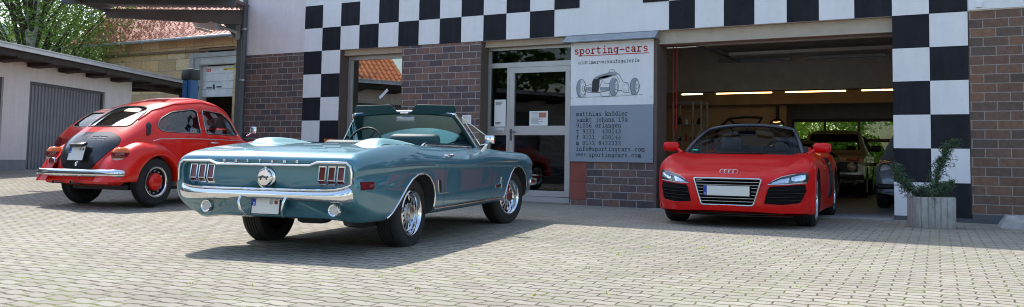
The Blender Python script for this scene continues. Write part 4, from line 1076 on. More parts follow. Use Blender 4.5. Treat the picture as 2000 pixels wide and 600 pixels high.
# ================================================ wheels
def wheel(parent, x, y, z, r, wd, rim, style, steer=0, mats=None, camber=0):
    """a wheel whose outer face looks away from the car centre"""
    s = -1 if y < 0 else 1
    W = bpy.data.objects.new('wheel', None); W.empty_display_size = .05; W.location = (x, y, z); W.rotation_euler = (0, 0, steer); link(W, parent)
    # local frame: h axis = outward
    T_ = Matrix(((1, 0, 0, 0), (0, 0, s, 0), (0, -s, 0, 0), (0, 0, 0, 1))) if s > 0 else Matrix(((1, 0, 0, 0), (0, 0, -1, 0), (0, 1, 0, 0), (0, 0, 0, 1)))
    h = wd/2; b = MB(); rs = rim
    prof = [(rs, -h+.012), (rs+.02, -h+.002), (r-.05, -h-.004), (r-.018, -h+.006), (r-.004, -h+.03), (r, -h+.045)]
    ng = 4
    for k in range(ng):
        c = -h+.045+(wd-.09)*(k+.5)/ng; prof += [(r+.001, c-.006), (r-.007, c-.004), (r-.007, c+.004), (r+.001, c+.006)]
    prof += [(r, h-.045), (r-.004, h-.03), (r-.018, h-.006), (r-.03, h+.001), (r-.05, h+.004), (r-.055, h+.002), (rs+.03, h+.001), (rs+.006, h-.008), (rs, h-.018)]
    b.lathe(prof, 56, T=T_); b.build('tyre', M_rubber, W, smooth=35)
    C = TR()
    if style == 'styled':          # chromed slotted steel wheel with centre cap
        b = MB(); b.lathe([(rs+.004, h-.016), (rs+.008, h-.002), (rs-.004, h+.004), (rs-.014, h-.004), (rs-.022, h-.03), (rs-.028, h-.06), (rs-.03, h-.075)], 48, T=T_); b.build('rim', M_chrome, W, smooth=50)
        b = MB(); b.lathe([(rs-.026, h-.075), (.05, h-.080), (0.001, h-.085)], 40, T=T_); b.build('wheel_disc', M_black, W, smooth=40)
        b = MB()
        for k in range(14):
            a = 2*math.pi*k/14
            q = Matrix.Rotation(a, 4, 'Z')
            for (r0_, r1_, w0, w1, z0, z1) in ((.080, rs-.034, .026, .030, h-.035, h-.052),):
                vs = [Vector((r0_, -w0/2, z0)), Vector((r0_, w0/2, z0)), Vector((r1_, w1/2, z1)), Vector((r1_, -w1/2, z1)), Vector((r0_, -w0/2, z0-.03)), Vector((r0_, w0/2, z0-.03)), Vector((r1_, w1/2, z1-.02)), Vector((r1_, -w1/2, z1-.02))]
                b.add([T_ @ (q @ v) for v in vs], [(0, 1, 2, 3), (4, 7, 6, 5), (0, 4, 5, 1), (1, 5, 6, 2), (2, 6, 7, 3), (3, 7, 4, 0)])
        b.build('spokes', M_chrome, W, smooth=30)
        b = MB(); b.lathe([(rs-.026, h-.070), (rs-.034, h-.050), (rs-.052, h-.050), (rs-.055, h-.07)], 40, T=T_); b.build('slot_ring', M_chrome, W, smooth=50)
        b = MB(); b.lathe([(.088, h-.05), (.086, h-.03), (.080, h-.026), (.062, h-.026), (.060, h-.005), (.056, h+.002), (.02, h+.004), (0.001, h+.004)], 36, T=T_); b.build('hub_cap', mat('brushed chrome', (.62, .64, .66), .22, 1), W, smooth=35)
    elif style == 'dish':
        b = MB(); b.lathe([(rs+.002, h-.014), (rs+.010, h+.003), (rs-.006, h+.006), (rs-.020, h-.002), (rs-.024, h-.014)], 48, T=T_); b.build('trim_ring', M_chrome, W, smooth=60)
        b = MB(); b.lathe([(rs-.022, h-.014), (rs-.032, h-.05), (rs-.055, h-.055), (.13, h-.03), (.10, h-.03), (0.001, h-.03)], 48, T=T_); wd_ = b.build('wheel_disc', M_black, W, smooth=40)
        b = MB()
        for k in range(12):
            a = 2*math.pi*k/12; q = Matrix.Rotation(a, 4, 'Z'); b.box(.143, .163, -.018, .018, h-.046, h-.038, T=T_ @ q)
        b.build('slots', M_chrome, W)
        b = MB(); b.lathe([(.126, h-.035), (.124, h-.012), (.115, h+.002), (.09, h+.016), (.05, h+.026), (.02, h+.029), (0.001, h+.029)], 40, T=T_); b.build('hub_cap', M_vwred, W, smooth=40)
    elif style == 'sport':
        b = MB(); b.lathe([(rs+.004, h-.015), (rs+.006, h+.0), (rs-.012, h-.006), (rs-.02, h-.06), (rs-.03, h-.12)], 48, T=T_); b.build('rim', mats[0], W, smooth=50)
        b = MB(); b.lathe([(rs-.03, h-.12), (0.001, h-.12)], 24, T=T_); b.build('brake_disc', M_black, W)
        b = MB()
        for k in range(10):
            q = Matrix.Rotation(2*math.pi*k/10, 4, 'Z'); b.box(.03, rs-.01, -.013, .013, h-.035, h-.008, T=T_ @ q)
        b.lathe([(.06, h-.04), (.055, h-.008), (0.001, h-.004)], 20, T=T_); b.build('spokes', mats[0], W, bevel=.003, smooth=40)
    else:
        b = MB(); b.lathe([(rs+.004, h-.015), (rs+.004, h), (rs-.015, h-.01), (rs-.03, h-.05), (.08, h-.03), (.07, h-.005), (0.001, h)], 32, T=T_); b.build('rim', (mats or [M_zinc])[0], W, smooth=40)
    return W
def body_obj(name, ctrl, res, mats, parent):
    G = surf(ctrl, res); vs, fs = grid_mesh(G)
    o = mesh_obj(name, vs, fs, mats[0], parent); clean(o.data)
    for mm in mats[1:]: o.data.materials.append(mm)
    return o
def assign(o, fn):
    for p in o.data.polygons:
        k = fn(p.center, p.normal)
        p.material_index = k
def side_lift(bv, x, z, s):
    p, n = cast(bv, x, z, '+y' if s < 0 else '-y'); return p, n
def both(fn):
    for s in (1, -1): fn(s)

# ================================================ teal convertible
M_teal = paint('teal metallic paint', (.046, .195, .262), .45, .46, dust=.06, cior=1.75)
M_dteal = mat('dark teal vinyl', (.012, .055, .062), .55, var=.1, bmp=.15, bs=150)
M_lteal = mat('pale teal vinyl', (.20, .37, .385), .5, var=.06, bmp=.1, bs=120)
M_redlens = mat('red lens', (.16, .006, .010), .12, coat=.6, var=.15, vs=20)
M_lens = mat('clear lens', (.60, .58, .55), .12, coat=.8, var=.12, vs=60, bmp=.2, bs=300)
M_gap = mat('panel gap', (.006, .012, .014), .8)
M_plate = mat('number plate white', (.74, .73, .70), .45, var=.04)
M_blue = mat('number plate blue', (.01, .05, .40), .4)
M_wsglass = glass('windscreen glass', (.80, .90, .88), .02)
MU = thing('convertible', 'teal vintage American convertible with its roof folded down, parked in the middle of the yard', 'car', (7.292, -7.325, -.055), R(101), pitch=.019)
def S(x, zc, r2, r3, r4, r5, r6, r7, r8, r9=None, under=.30, dx=None):
    y3, z3 = r3; rows = [(x, 0, zc), (x, .36, zc-.002), (x, r2[0], r2[1]), (x, y3, z3), (x, *r4), (x, *r5), (x, r5[0]-.012, r5[1]-.035), (x, *r6), (x, *r7), (x, *r8), (x, r8[0]-.05, r8[1]-.03), (x, .5, under), (x, 0, under)]
    if dx:
        rows = [(p[0]+d, p[1], p[2]) for p, d in zip(rows, dx)]
    return rows
ctrl = [
 S(-1.128, .792, (.66, .792), (.758, .790), (.796, .768), (.824, .70), (.828, .60), (.812, .46), (.735, .345), under=.33, dx=[0, 0, 0, 0, 0, 0, 0, 0, .03, .15, .17, .16, .16]),
 S(-1.120, .812, (.66, .812), (.762, .808), (.806, .786), (.838, .70), (.842, .60), (.826, .46), (.752, .34), under=.325, dx=[0, 0, 0, 0, 0, 0, 0, 0, .03, .15, .17, .16, .16]),
 S(-1.08, .838, (.66, .836), (.768, .832), (.812, .808), (.850, .71), (.855, .60), (.840, .46), (.772, .335), under=.32, dx=[0, 0, 0, 0, 0, 0, 0, 0, .02, .14, .15, .14, .14]),
 S(-.9, .874, (.66, .868), (.776, .868), (.822, .842), (.872, .725), (.872, .61), (.862, .46), (.81, .325), under=.31, dx=[0]*9+[.03, .03, .02, .02]),
 S(-.55, .912, (.66, .905), (.776, .906), (.822, .882), (.902, .74), (.893, .61), (.888, .46), (.855, .32)),
 S(-.15, .932, (.66, .925), (.765, .930), (.808, .912), (.906, .748), (.893, .61), (.888, .46), (.855, .32)),
 S(.3, .925, (.66, .915), (.750, .915), (.792, .898), (.903, .745), (.890, .61), (.886, .46), (.855, .32)),
 S(.9, .918, (.66, .905), (.745, .900), (.785, .884), (.900, .735), (.886, .60), (.884, .46), (.855, .32)),
 S(1.5, .925, (.66, .905), (.752, .893), (.792, .876), (.896, .728), (.883, .60), (.880, .46), (.852, .32)),
 S(1.9, .922, (.66, .903), (.765, .885), (.806, .866), (.892, .72), (.88, .60), (.877, .46), (.85, .32)),
 S(2.4, .888, (.66, .868), (.780, .858), (.822, .838), (.888, .71), (.88, .60), (.875, .46), (.85, .32)),
 S(2.9, .862, (.66, .842), (.785, .840), (.828, .816), (.880, .70), (.875, .59), (.868, .46), (.84, .32)),
 S(3.25, .845, (.66, .825), (.778, .822), (.818, .798), (.866, .69), (.86, .58), (.85, .46), (.82, .33)),
 S(3.43, .800, (.66, .785), (.765, .790), (.802, .765), (.838, .67), (.84, .57), (.82, .46), (.78, .34)),
 S(3.50, .740, (.64, .740), (.745, .745), (.775, .735), (.80, .66), (.80, .57), (.78, .47), (.74, .36)),
]
body = body_obj('body', ctrl, .03, [M_teal, M_dark, M_dteal], MU)
bv0 = bvh_of(body)
arch_r = [(.20, .15), (.285, .36), (.285, .46), (.24, .56), (.15, .635), (.03, .668), (-.10, .662), (-.22, .625), (-.33, .555), (-.45, .455), (-.60, .33), (-.70, .15)]
arch_f = [(2.20, .15), (2.30, .36), (2.38, .50), (2.48, .60), (2.62, .665), (2.78, .68), (2.94, .65), (3.06, .56), (3.13, .42), (3.15, .15)]
def rot_pr(poly, y0, y1): b = MB(); b.prism(poly, y0, y1); return b
cut = []
for ar in (arch_r, arch_f):
    sm = rounded(ar, .06, 3)
    for s in (1, -1): cut.append(rot_pr(sm, s*.50, s*1.1))
b = MB(); b.prism(rounded([(-.02, -.67), (1.62, -.68), (1.74, -.5), (1.76, 0), (1.74, .5), (1.62, .68), (-.02, .67)], .08, 4), .38, 1.2, plane='XY'); cut.append(b)
# tail recess
top = [(.768, .60), (.778, .70), (.765, .745), (.735, .762), (.50, .762), (.44, .742), (-.44, .742), (-.50, .762), (-.735, .762), (-.765, .745), (-.778, .70), (-.768, .60), (-.72, .548), (.72, .548)]
b = MB(); b.prism(top, -1.4, -1.082, plane='YZ'); cut.append(b)
b = MB(); b.box(-1.3, -1.055, -.165, .135, .34, .50); cut.append(b)
boolean(body, cut)
smooth_by_angle(body.data, 32)
def fn(c, n):
    if abs(c.y) < .66 and -.05 < c.x < 1.8 and .37 < c.z < .90: return 2
    for cx in (-.2, 2.7):
        if abs(c.x-cx) < .6 and c.z < .69 and abs(c.y) > .48 and (bv0.find_nearest(c)[3] or 0) > .012: return 1
    if c.z < .30: return 1
    return 0
assign(body, fn)
# dark underside
b = MB(); b.box(-.2, 3.3, -.5, .5, .26, .31); b.box(-.90, -.72, -.42, -.16, .275, .36, bev=.04); b.tube([(-.92, -.66, .31), (-.6, -.62, .27), (.3, -.45, .24)], .045, 8); b.box(-.1, .1, -.7, .7, .26, .36); b.build('underbody', M_black, MU)
for (x, y, st) in ((0, -.685, 0), (0, .685, 0), (2.743, -.68, R(-13)), (2.743, .68, R(-13))):
    wheel(MU, x, y, .318, .322, .205, .200, 'styled', st)
# trims
def chrome_strip(pts, d, name='trim', w=.014, h=.008, m=None, par=None, **k): return strip(bv0, pts, d, name, m or M_chrome, par or body, w=w, h=h, **k)
for s in (1, -1):
    d = '+y' if s < 0 else '-y'
    chrome_strip(arch_r[1:-1]+[(-.615, .318)], d, 'arch_trim', .018, .010)
    chrome_strip([(2.265, .33)]+arch_f[1:-1], d, 'arch_trim', .016, .009)
    chrome_strip([(.30, .335), (2.25, .335)], d, 'rocker_trim', .030, .010)
    # door gap, door crease
    dr = strip(bv0, [(.50, .335), (.50, .80), (.505, .90)], d, 'door_gap', M_gap, body, w=.009, h=.0015)
    strip(bv0, [(1.80, .335), (1.82, .60), (1.86, .80), (1.87, .86)], d, 'door_gap', M_gap, body, w=.008, h=.0015)
    chrome_strip([(.34, .60), (.37, .47), (.60, .475)], d, 'scoop_trim', .010, .006)
    conform(bv0, [(.36, .60), (.41, .60), (.43, .49), (.385, .48)], d, 'side_scoop', M_gap, body, off=.001, th=.001, res=.02)
    mk = conform(bv0, rounded([(-1.085, .572), (-.905, .572), (-.905, .628), (-1.085, .628)], .008), d, 'side_marker', M_redlens, MU, off=.001, th=.010)
    strip(bv0, [(-1.092, .566), (-.898, .566), (-.898, .634), (-1.092, .634)], d, 'marker_frame', M_teal, mk, w=.012, h=.008, closed=True)
    # door handle
    p, n = side_lift(bv0, .64, .825, s); hb = MB(); hb.tube([p-Vector((.08, 0, 0)), p+Vector((-.07, s*.025, 0)), p+Vector((.05, s*.028, 0)), p+Vector((.07, 0, 0))], .010, 8); hb.lathe([(.014, 0), (.014, .03), (0.001, .032)], 12, T=TR(p.x+.075, p.y, p.z, rx=R(90 if s < 0 else -90))); hb.build('handle', M_chrome, MU, smooth=50)
# emblem and script on the front wing
p, n = side_lift(bv0, 2.13, .50, -1)
bb = MB(); bb.box(p.x-.006, p.x+.006, p.y-.008, p.y, .44, .575); bb.box(p.x-.02, p.x+.022, p.y-.010, p.y, .50, .52); bb.build('emblem', M_chrome, body, bevel=.002)
text_obj('badge', 'Mustang', .055, M_chrome, body, Matrix(((1, 0, .0, 1.945), (0, 0, -1, side_lift(bv0, 2.03, .5, -1)[0].y-.003), (.12, 1, 0, .455), (0, 0, 0, 1))), ext=.002, bold=.002)
for i, (ch, y) in enumerate(zip('MUSTANG', [.365-.1137*k for k in range(7)])):
    text_obj('letter', ch, .031, M_chrome, body, Matrix(((0, 0, -1, -1.137), (-1, 0, 0, y+.012), (0, 1, 0, .772), (0, 0, 0, 1))), ext=.002, bold=.0015)
# lid gap
for s in (1, -1):
    strip(bv0, [(-1.115, s*.715), (-.75, s*.71), (-.62, s*.70), (-.60, s*.66), (-.60, s*.02)], '-z', 'lid_gap', M_gap, body, w=.007, h=.001)
    strip(bv0, [(s*.716, .795), (s*.718, .766)], '+x', 'lid_gap', M_gap, body, w=.007, h=.002)
# tail trim bead
pts = [(.805, .615), (.806, .70), (.795, .752), (.76, .778), (.50, .778), (.435, .754)]
path = [(-1.142, y, z) for y, z in pts]+[(-1.142, -y, z) for y, z in reversed(pts)]
b = MB(); b.tube(path, .0105, 8); b.build('tail_trim', M_chrome, MU, smooth=60)
# tail lamps
M_bezel = M_chrome
for s in (1, -1):
    for k in range(3):
        yc = s*(.685-.084*k) if s > 0 else s*(.695-.084*k)
        pr = [(-1.075, .588), (-1.112, .640), (-1.092, .738), (-1.075, .738)]
        b = MB(); b.prism(pr, yc-.025, yc+.025); lens = None
        L_ = b.build('tail_lamp', M_redlens, MU, bevel=.003)
        b = MB()
        out = [(-1.078, .578), (-1.120, .636), (-1.100, .750), (-1.078, .750)]
        for a, c in ((yc-.034, yc-.0255), (yc+.0255, yc+.034)): b.prism(out, a, c)
        b.box(-1.103, -1.078, yc-.033, yc+.033, .741, .750); b.prism([(-1.078, .577), (-1.100, .607), (-1.088, .610), (-1.078, .588)], yc-.033, yc+.033)
        b.build('bezel', M_bezel, L_, bevel=.002)
        b = MB(); b.prism([(-1.1125, .634), (-1.1135, .642), (-1.09, .638)], yc-.024, yc+.024); b.build('lens_divider', M_lens, L_)
# filler cap with keyhole
b = MB(); b.lathe([(.086, 0), (.088, .008), (.080, .016), (.070, .018), (.068, .030), (.060, .038), (0.001, .041)], 40, T=TR(-1.082, -.003, .648, ry=R(-90))); fc = b.build('filler_cap', M_chrome, MU, smooth=35)
b = MB(); b.tube([(-1.125, .035, .650), (-1.126, .01, .662), (-1.126, -.02, .650), (-1.125, -.04, .656)], .007, 6); b.tube([(-1.125, .02, .65), (-1.125, .03, .632)], .004, 5); b.tube([(-1.125, -.02, .65), (-1.125, -.03, .632)], .004, 5); b.build('emblem', M_dgrey, fc, smooth=50)
b = MB(); b.lathe([(.016, 0), (.016, .012), (0.001, .014)], 18, T=TR(-1.084, .0, .722, ry=R(-90))); b.build('lock', M_chrome, MU, smooth=40)
# rear bumper
def bumper_mesh(path, name, m, parent, bulge=.035, n=10, lip=True):
    """path: (x,y,zlo,zhi,nx,ny)"""
    vs = []; fs = []; prof = []
    for i in range(n+1):
        t = i/n; prof.append((math.sin(math.pi*min(1, t*1.0))**.6, t))
    prof = prof+[(-.35, 1.0), (-.35, 0.0)]
    m_ = len(prof)
    for (x, y, zl, zh, nx, ny) in path:
        for (o_, t) in prof: vs.append((x+nx*bulge*o_, y+ny*bulge*o_, zl+(zh-zl)*t))
    for i in range(len(path)-1):
        for k in range(m_): fs.append((i*m_+k, i*m_+(k+1) % m_, (i+1)*m_+(k+1) % m_, (i+1)*m_+k))
    fs.append(tuple(range(m_))); fs.append(tuple((len(path)-1)*m_+k for k in range(m_))[::-1])
    o = mesh_obj(name, vs, fs, m, parent); clean(o.data, 1e-5); smooth_by_angle(o.data, 50); return o
half = [(-1.175, .0, .478, .556, -1, 0), (-1.172, .3, .477, .556, -1, .02), (-1.165, .55, .472, .558, -1, .06), (-1.155, .70, .468, .566, -.97, .2), (-1.138, .78, .466, .585, -.85, .5), (-1.105, .830, .470, .615, -.6, .8), (-1.085, .846, .480, .630, -.4, .9)]
half = [(a[0]+.012, a[1]*.957, *a[2:]) for a in half]
hp = [(a[0], -a[1], a[2], a[3], a[4], -a[5]) for a in half[::-1]][:-1]+half
H = np.array(hp); uu_ = np.concatenate([[0], np.cumsum(np.linalg.norm(np.diff(H[:, :2], axis=0), axis=1))])
Hd = pchip(uu_, H, np.linspace(0, uu_[-1], 90))
BM = bumper_mesh([tuple(r_) for r_ in Hd], 'rear_bumper', M_chrome, MU, .030)
b = MB(); b.tube([(r_[0]+r_[4]*.014, r_[1]+r_[5]*.014, r_[3]+.006) for r_ in Hd], .009, 6); b.build('bumper_lip', M_chrome, BM, smooth=60)
for y in (.165, -.255):
    g_ = MB(); g_.tube([(-1.185, y, .505), (-1.218, y*.98, .46), (-1.205, y*.92, .40), (-1.15, y*.82, .345)], [.009, .012, .011, .008], 10, ry=1.0); g_.build('bumper_guard', M_teal if False else M_chrome, BM, smooth=50)
for y in (.555, -.635):
    b = MB(); b.lathe([(.052, -.02), (.053, .012), (.047, .021), (.037, .016)], 32, T=TR(-1.090, y, .405, ry=R(-84))); lm = b.build('reversing_lamp', M_chrome, MU, smooth=40)
    b = MB(); b.lathe([(.038, .016), (.02, .021), (0.001, .022)], 24, T=TR(-1.090, y, .405, ry=R(-84))); b.build('lens', M_lens, lm, smooth=40)
def plate(parent, T_, w_, h_, two=True, dark=False):
    o = bpy.data.objects.new('number_plate', None); link(o, parent); o.matrix_local = T_; o.empty_display_size = .05
    b = MB(); b.box(-w_/2, w_/2, -h_/2, h_, 0, .004) if False else b.box(-w_/2, w_/2, -h_/2, h_/2, 0, .004, bev=.0015); b.build('plate', M_plate, o)
    b = MB(); frame_xy = ((-w_/2-.006, w_/2+.006, -h_/2-.006, -h_/2), (-w_/2-.006, w_/2+.006, h_/2, h_/2+.006), (-w_/2-.006, -w_/2, -h_/2, h_/2), (w_/2, w_/2+.006, -h_/2, h_/2))
    for q in frame_xy: b.box(q[0], q[1], q[2], q[3], -.003, .006)
    b.build('plate_frame', M_black, o)
    bh = h_*(.5 if two else 1); bw = .036
    b = MB(); b.box(-w_/2+.002, -w_/2+bw, h_/2-bh+.002, h_/2-.002, .0042, .0052); b.build('country_band', M_blue, o)
    text_obj('country_letter', 'D', .030, M_paper, o, TR(-w_/2+.009, h_/2-bh+.010, .0054), ext=.0004)
    if two:
        b = MB(); b.lathe([(.018, .0042), (.018, .0056), (0.001, .0058)], 20, T=TR(w_*.20, h_*.28, 0)); b.build('seal', M_zinc, o)
        b = MB(); b.lathe([(.016, .0042), (.016, .0056), (0.001, .0058)], 20, T=TR(w_*.38, h_*.28, 0)); b.build('seal', M_redbrown, o)
    return o
def face_T(x, y, z, rzv, tilt=0):   # local x right, y up, z outward; facing angle rzv (world heading of the outward normal)
    return Matrix.Translation((x, y, z)) @ Matrix.Rotation(rzv+R(90), 4, 'Z') @ Matrix.Rotation(R(90)+tilt, 4, 'X')
plate(MU, face_T(-1.140, -.040, .422, R(180), R(-6)), .255, .118)
b = MB(); b.box(-1.135, -1.04, -.175, .092, .352, .49); b.build('plate_mount', M_teal, MU, bevel=.008)
b = MB(); b.tube([(-1.155, .12, .495), (-1.155, -.20, .495)], .012, 8); b.build('plate_lamp', M_black, MU, smooth=40)
# folded roof under its cover
vs = []; nx, ny = 16, 60; fs = []
for i in range(nx+1):
    for j in range(ny+1):
        u = i/nx; y = -.665+1.33*j/ny; x = -.40+.80*u; ay = abs(y)
        e = max(0, min(1, (.672-ay)/.05))**.5
        hump = math.exp(-((ay-.545)/.125)**4)
        z = .915+(.008+.055*hump)*math.sin(math.pi*min(1, u*1.0)**.55)**.7*e + .006*math.sin(y*25+u*4)*e*u
        vs.append((x, y, z))
for i in range(nx):
    for j in range(ny): fs.append((i*(ny+1)+j, i*(ny+1)+j+1, (i+1)*(ny+1)+j+1, (i+1)*(ny+1)+j))
o = mesh_obj('roof_cover', vs, fs, M_lteal, MU, smooth=50)
# seats
def seat(x, y, w_, m_, z0=.45, zt=.98, parent=MU, head=False):
    b = MB(); b.box(x-.02, x+.50, y-w_/2, y+w_/2, z0, z0+.16, bev=.05); b.box(-.07, .07, -w_/2, w_/2, 0, zt-z0-.08, T=TR(x, y, z0+.1, ry=R(-12)), bev=.05)
    return b.build('seat', m_, parent, smooth=50)
seat(.95, .36, .54, M_dteal, zt=.95); seat(.95, -.40, .54, M_dteal, zt=1.02)
b = MB(); b.box(-.06, .06, -.58, .58, .0, .42, T=TR(.06, 0, .50, ry=R(-14)), bev=.05); b.box(.05, .5, -.58, .58, .42, .58, bev=.05); b.build('rear_bench', M_dteal, MU, smooth=50)
for s in (1, -1):
    b = MB(); b.prism(rounded([(.42, .60), (.42, .915), (.50, .945), (1.30, .935), (1.55, .915), (1.6, .60)], .03), s*.655, s*.70); b.build('door_card', M_dteal, MU, bevel=.012, smooth=40)
    b = MB(); b.tube([(.40, s*.735, .918), (1.55, s*.735, .905)], .010, 8); b.build('belt_trim', M_chrome, MU, smooth=50)
# dashboard, wheel
b = MB(); b.prism([(1.45, .60), (1.42, .84), (1.50, .93), (1.80, .935), (1.80, .6)], -.66, .66); b.build('dashboard', M_dteal, MU, bevel=.02, smooth=40)
T_ = TR(1.22, .36, .93, ry=R(-62)); b = MB(); b.tube([T_ @ Vector((.19*math.cos(a*math.pi/16), .19*math.sin(a*math.pi/16), 0)) for a in range(32)], .012, 8, closed=True)
for a in (90, 210, 330): b.tube([T_ @ Vector((0, 0, -.03)), T_ @ Vector((.18*math.cos(R(a)), .18*math.sin(R(a)), 0))], .008, 6)
b.tube([T_ @ Vector((0, 0, -.03)), (1.5, .36, .80)], .025, 8); b.build('steering_wheel', M_black, MU, smooth=50)
# windscreen: ctrl of glass
def wsp(t, v):
    """t across -1..1, v up 0..1"""
    yb, yt = .705, .60; y = t*(yb+(yt-yb)*v)
    xb = 1.955-.13*t*t-.05*t**4; xt = 1.535-.075*t*t-.03*t**4
    zb = .925-.022*t*t; zt = 1.272-.035*t*t
    x = xb+(xt-xb)*v; z = zb+(zt-zb)*v + .012*math.sin(math.pi*v); return Vector((x, y, z))
vs = []; fs = []; nx, ny = 24, 8
for j in range(ny+1):
    for i in range(nx+1): vs.append(wsp(-1+2*i/nx, j/ny))
for j in range(ny):
    for i in range(nx): fs.append((j*(nx+1)+i, j*(nx+1)+i+1, (j+1)*(nx+1)+i+1, (j+1)*(nx+1)+i))
mesh_obj('windscreen', vs, fs, glass('clear windscreen', (.84, .91, .90), .0, .35), MU, smooth=80)
fr = MB()
fr.tube([wsp(1.01, v/8) for v in range(9)]+[wsp(1-.25*k/6, 1.03) for k in range(1, 7)]+[wsp(.75-1.5*k/20, 1.03) for k in range(1, 21)]+[wsp(-.75-.25*k/6, 1.03) for k in range(1, 7)]+[wsp(-1.01, 1-v/8) for v in range(1, 9)], .018, 8)
fr.build('windscreen_frame', M_chrome, MU, smooth=60)
b = MB()
for s in (1, -1): b.tube([wsp(s*.975, v/8)+Vector((-.03, 0, 0)) for v in range(9)], .020, 8)
b.tube([wsp(-.95+1.9*k/20, .985)+Vector((-.03, 0, .0)) for k in range(21)], .020, 8)
b.build('inner_frame', M_dteal, MU, smooth=60)
for s, (ya, yb) in ((1, (.11, .585)), (-1, (-.585, -.10))):
    q = [(ya, .0), (yb, .0), (yb, .09), (ya, .09)]
    if s > 0: q = [(ya-.03, -.0), (yb, -.02), (yb+.02, .05), (yb, .085), (ya+.05, .095), (ya+.02, .06)]
    else: q = [(ya, -.02), (yb+.03, .0), (yb-.02, .06), (yb-.05, .095), (ya, .085), (ya-.02, .05)]
    b = MB(); b.prism(rounded(q, .02), -.012, .012, T=TR(1.455, 0, 1.262, ry=R(-16)), plane='YZ'); b.build('sun_visor', M_dteal, MU, bevel=.006, smooth=40)
b = MB(); b.box(-.01, .012, -.11, .11, -.028, .028, T=TR(1.46, -.01, 1.195), bev=.012); b.tube([(1.47, 0, 1.21), (1.50, 0, 1.27)], .008, 6); b.build('rear_view_mirror', mat('mirror back', (.35, .36, .36), .3, .5), MU, smooth=40)
b = MB(); b.box(1.44, 1.50, -.05, .05, 1.255, 1.275, bev=.005); b.build('latch', M_chrome, MU)
for y0_ in (.35, -.25):
    b = MB(); b.tube([wsp(y0_/.7, .02)+Vector((.02, 0, .0)), wsp(y0_/.7-.55, .20)+Vector((.012, 0, 0))], [.006, .010], 6); b.build('wiper', M_black, MU, smooth=50)
# opened vent windows
for s in (1, -1):
    A, Bp, Cp = Vector((1.50, s*.635, 1.215)), Vector((1.83, s*.735, .925)), Vector((1.60, s*.83, .915))
    if s > 0: Cp = Vector((1.45, s*.76, .92))
    else: A = A+Vector((.02, -.01, 0)); Cp = Vector((1.93, -.86, .965))
    vf = MB(); vf.tube([A, Bp, Cp, A], .0055, 6); v_ = vf.build('vent_window', M_chrome, MU, smooth=50)
    mesh_obj('pane', [A, Bp, Cp], [(0, 1, 2)], M_wsglass, v_)
# door mirror
b = MB(); b.box(-.03, .03, -.055, .055, -.045, .045, T=TR(1.62, -.925, .985, rz=R(8)), bev=.015); b.tube([(1.63, -.83, .86), (1.63, -.90, .95)], [.02, .012], 8); mr = b.build('door_mirror', M_chrome, MU, smooth=45)
b = MB(); b.tube([(2.05, -.72, .885), (2.06, -.72, .93)], [.012, .006], 8); b.build('aerial', M_chrome, MU, smooth=40)
b = MB(); b.box(3.47, 3.60, -.80, .80, .43, .52, bev=.03); b.box(3.30, 3.56, .78, .87, .43, .52, bev=.03); b.box(3.30, 3.56, -.87, -.78, .43, .52, bev=.03); b.build('front_bumper', M_chrome, MU, smooth=40)
b = MB(); b.box(3.46, 3.535, -.52, .52, .54, .70); b.build('grille', M_black, MU)
for s in (1, -1):
    b = MB(); b.lathe([(.09, 0), (.09, .03), (.06, .05), (0.001, .055)], 24, T=TR(3.48, s*.66, .63, ry=R(90))); b.build('headlight', M_lens, MU, smooth=40)
# ================================================ generic closed body helper
def cut_cabin(body, cavity, side_polys, x_polys, ymax=1.2):
    """cavity: MB; side_polys: list of XZ polygons cut right through; x_polys: (YZ polygon, x0, x1)"""
    cut = [cavity]
    for p in side_polys:
        b = MB(); b.prism(p, -ymax, ymax); cut.append(b)
    for p, a, c in x_polys:
        b = MB(); b.prism(p, a, c, plane='YZ'); cut.append(b)
    boolean(body, cut)
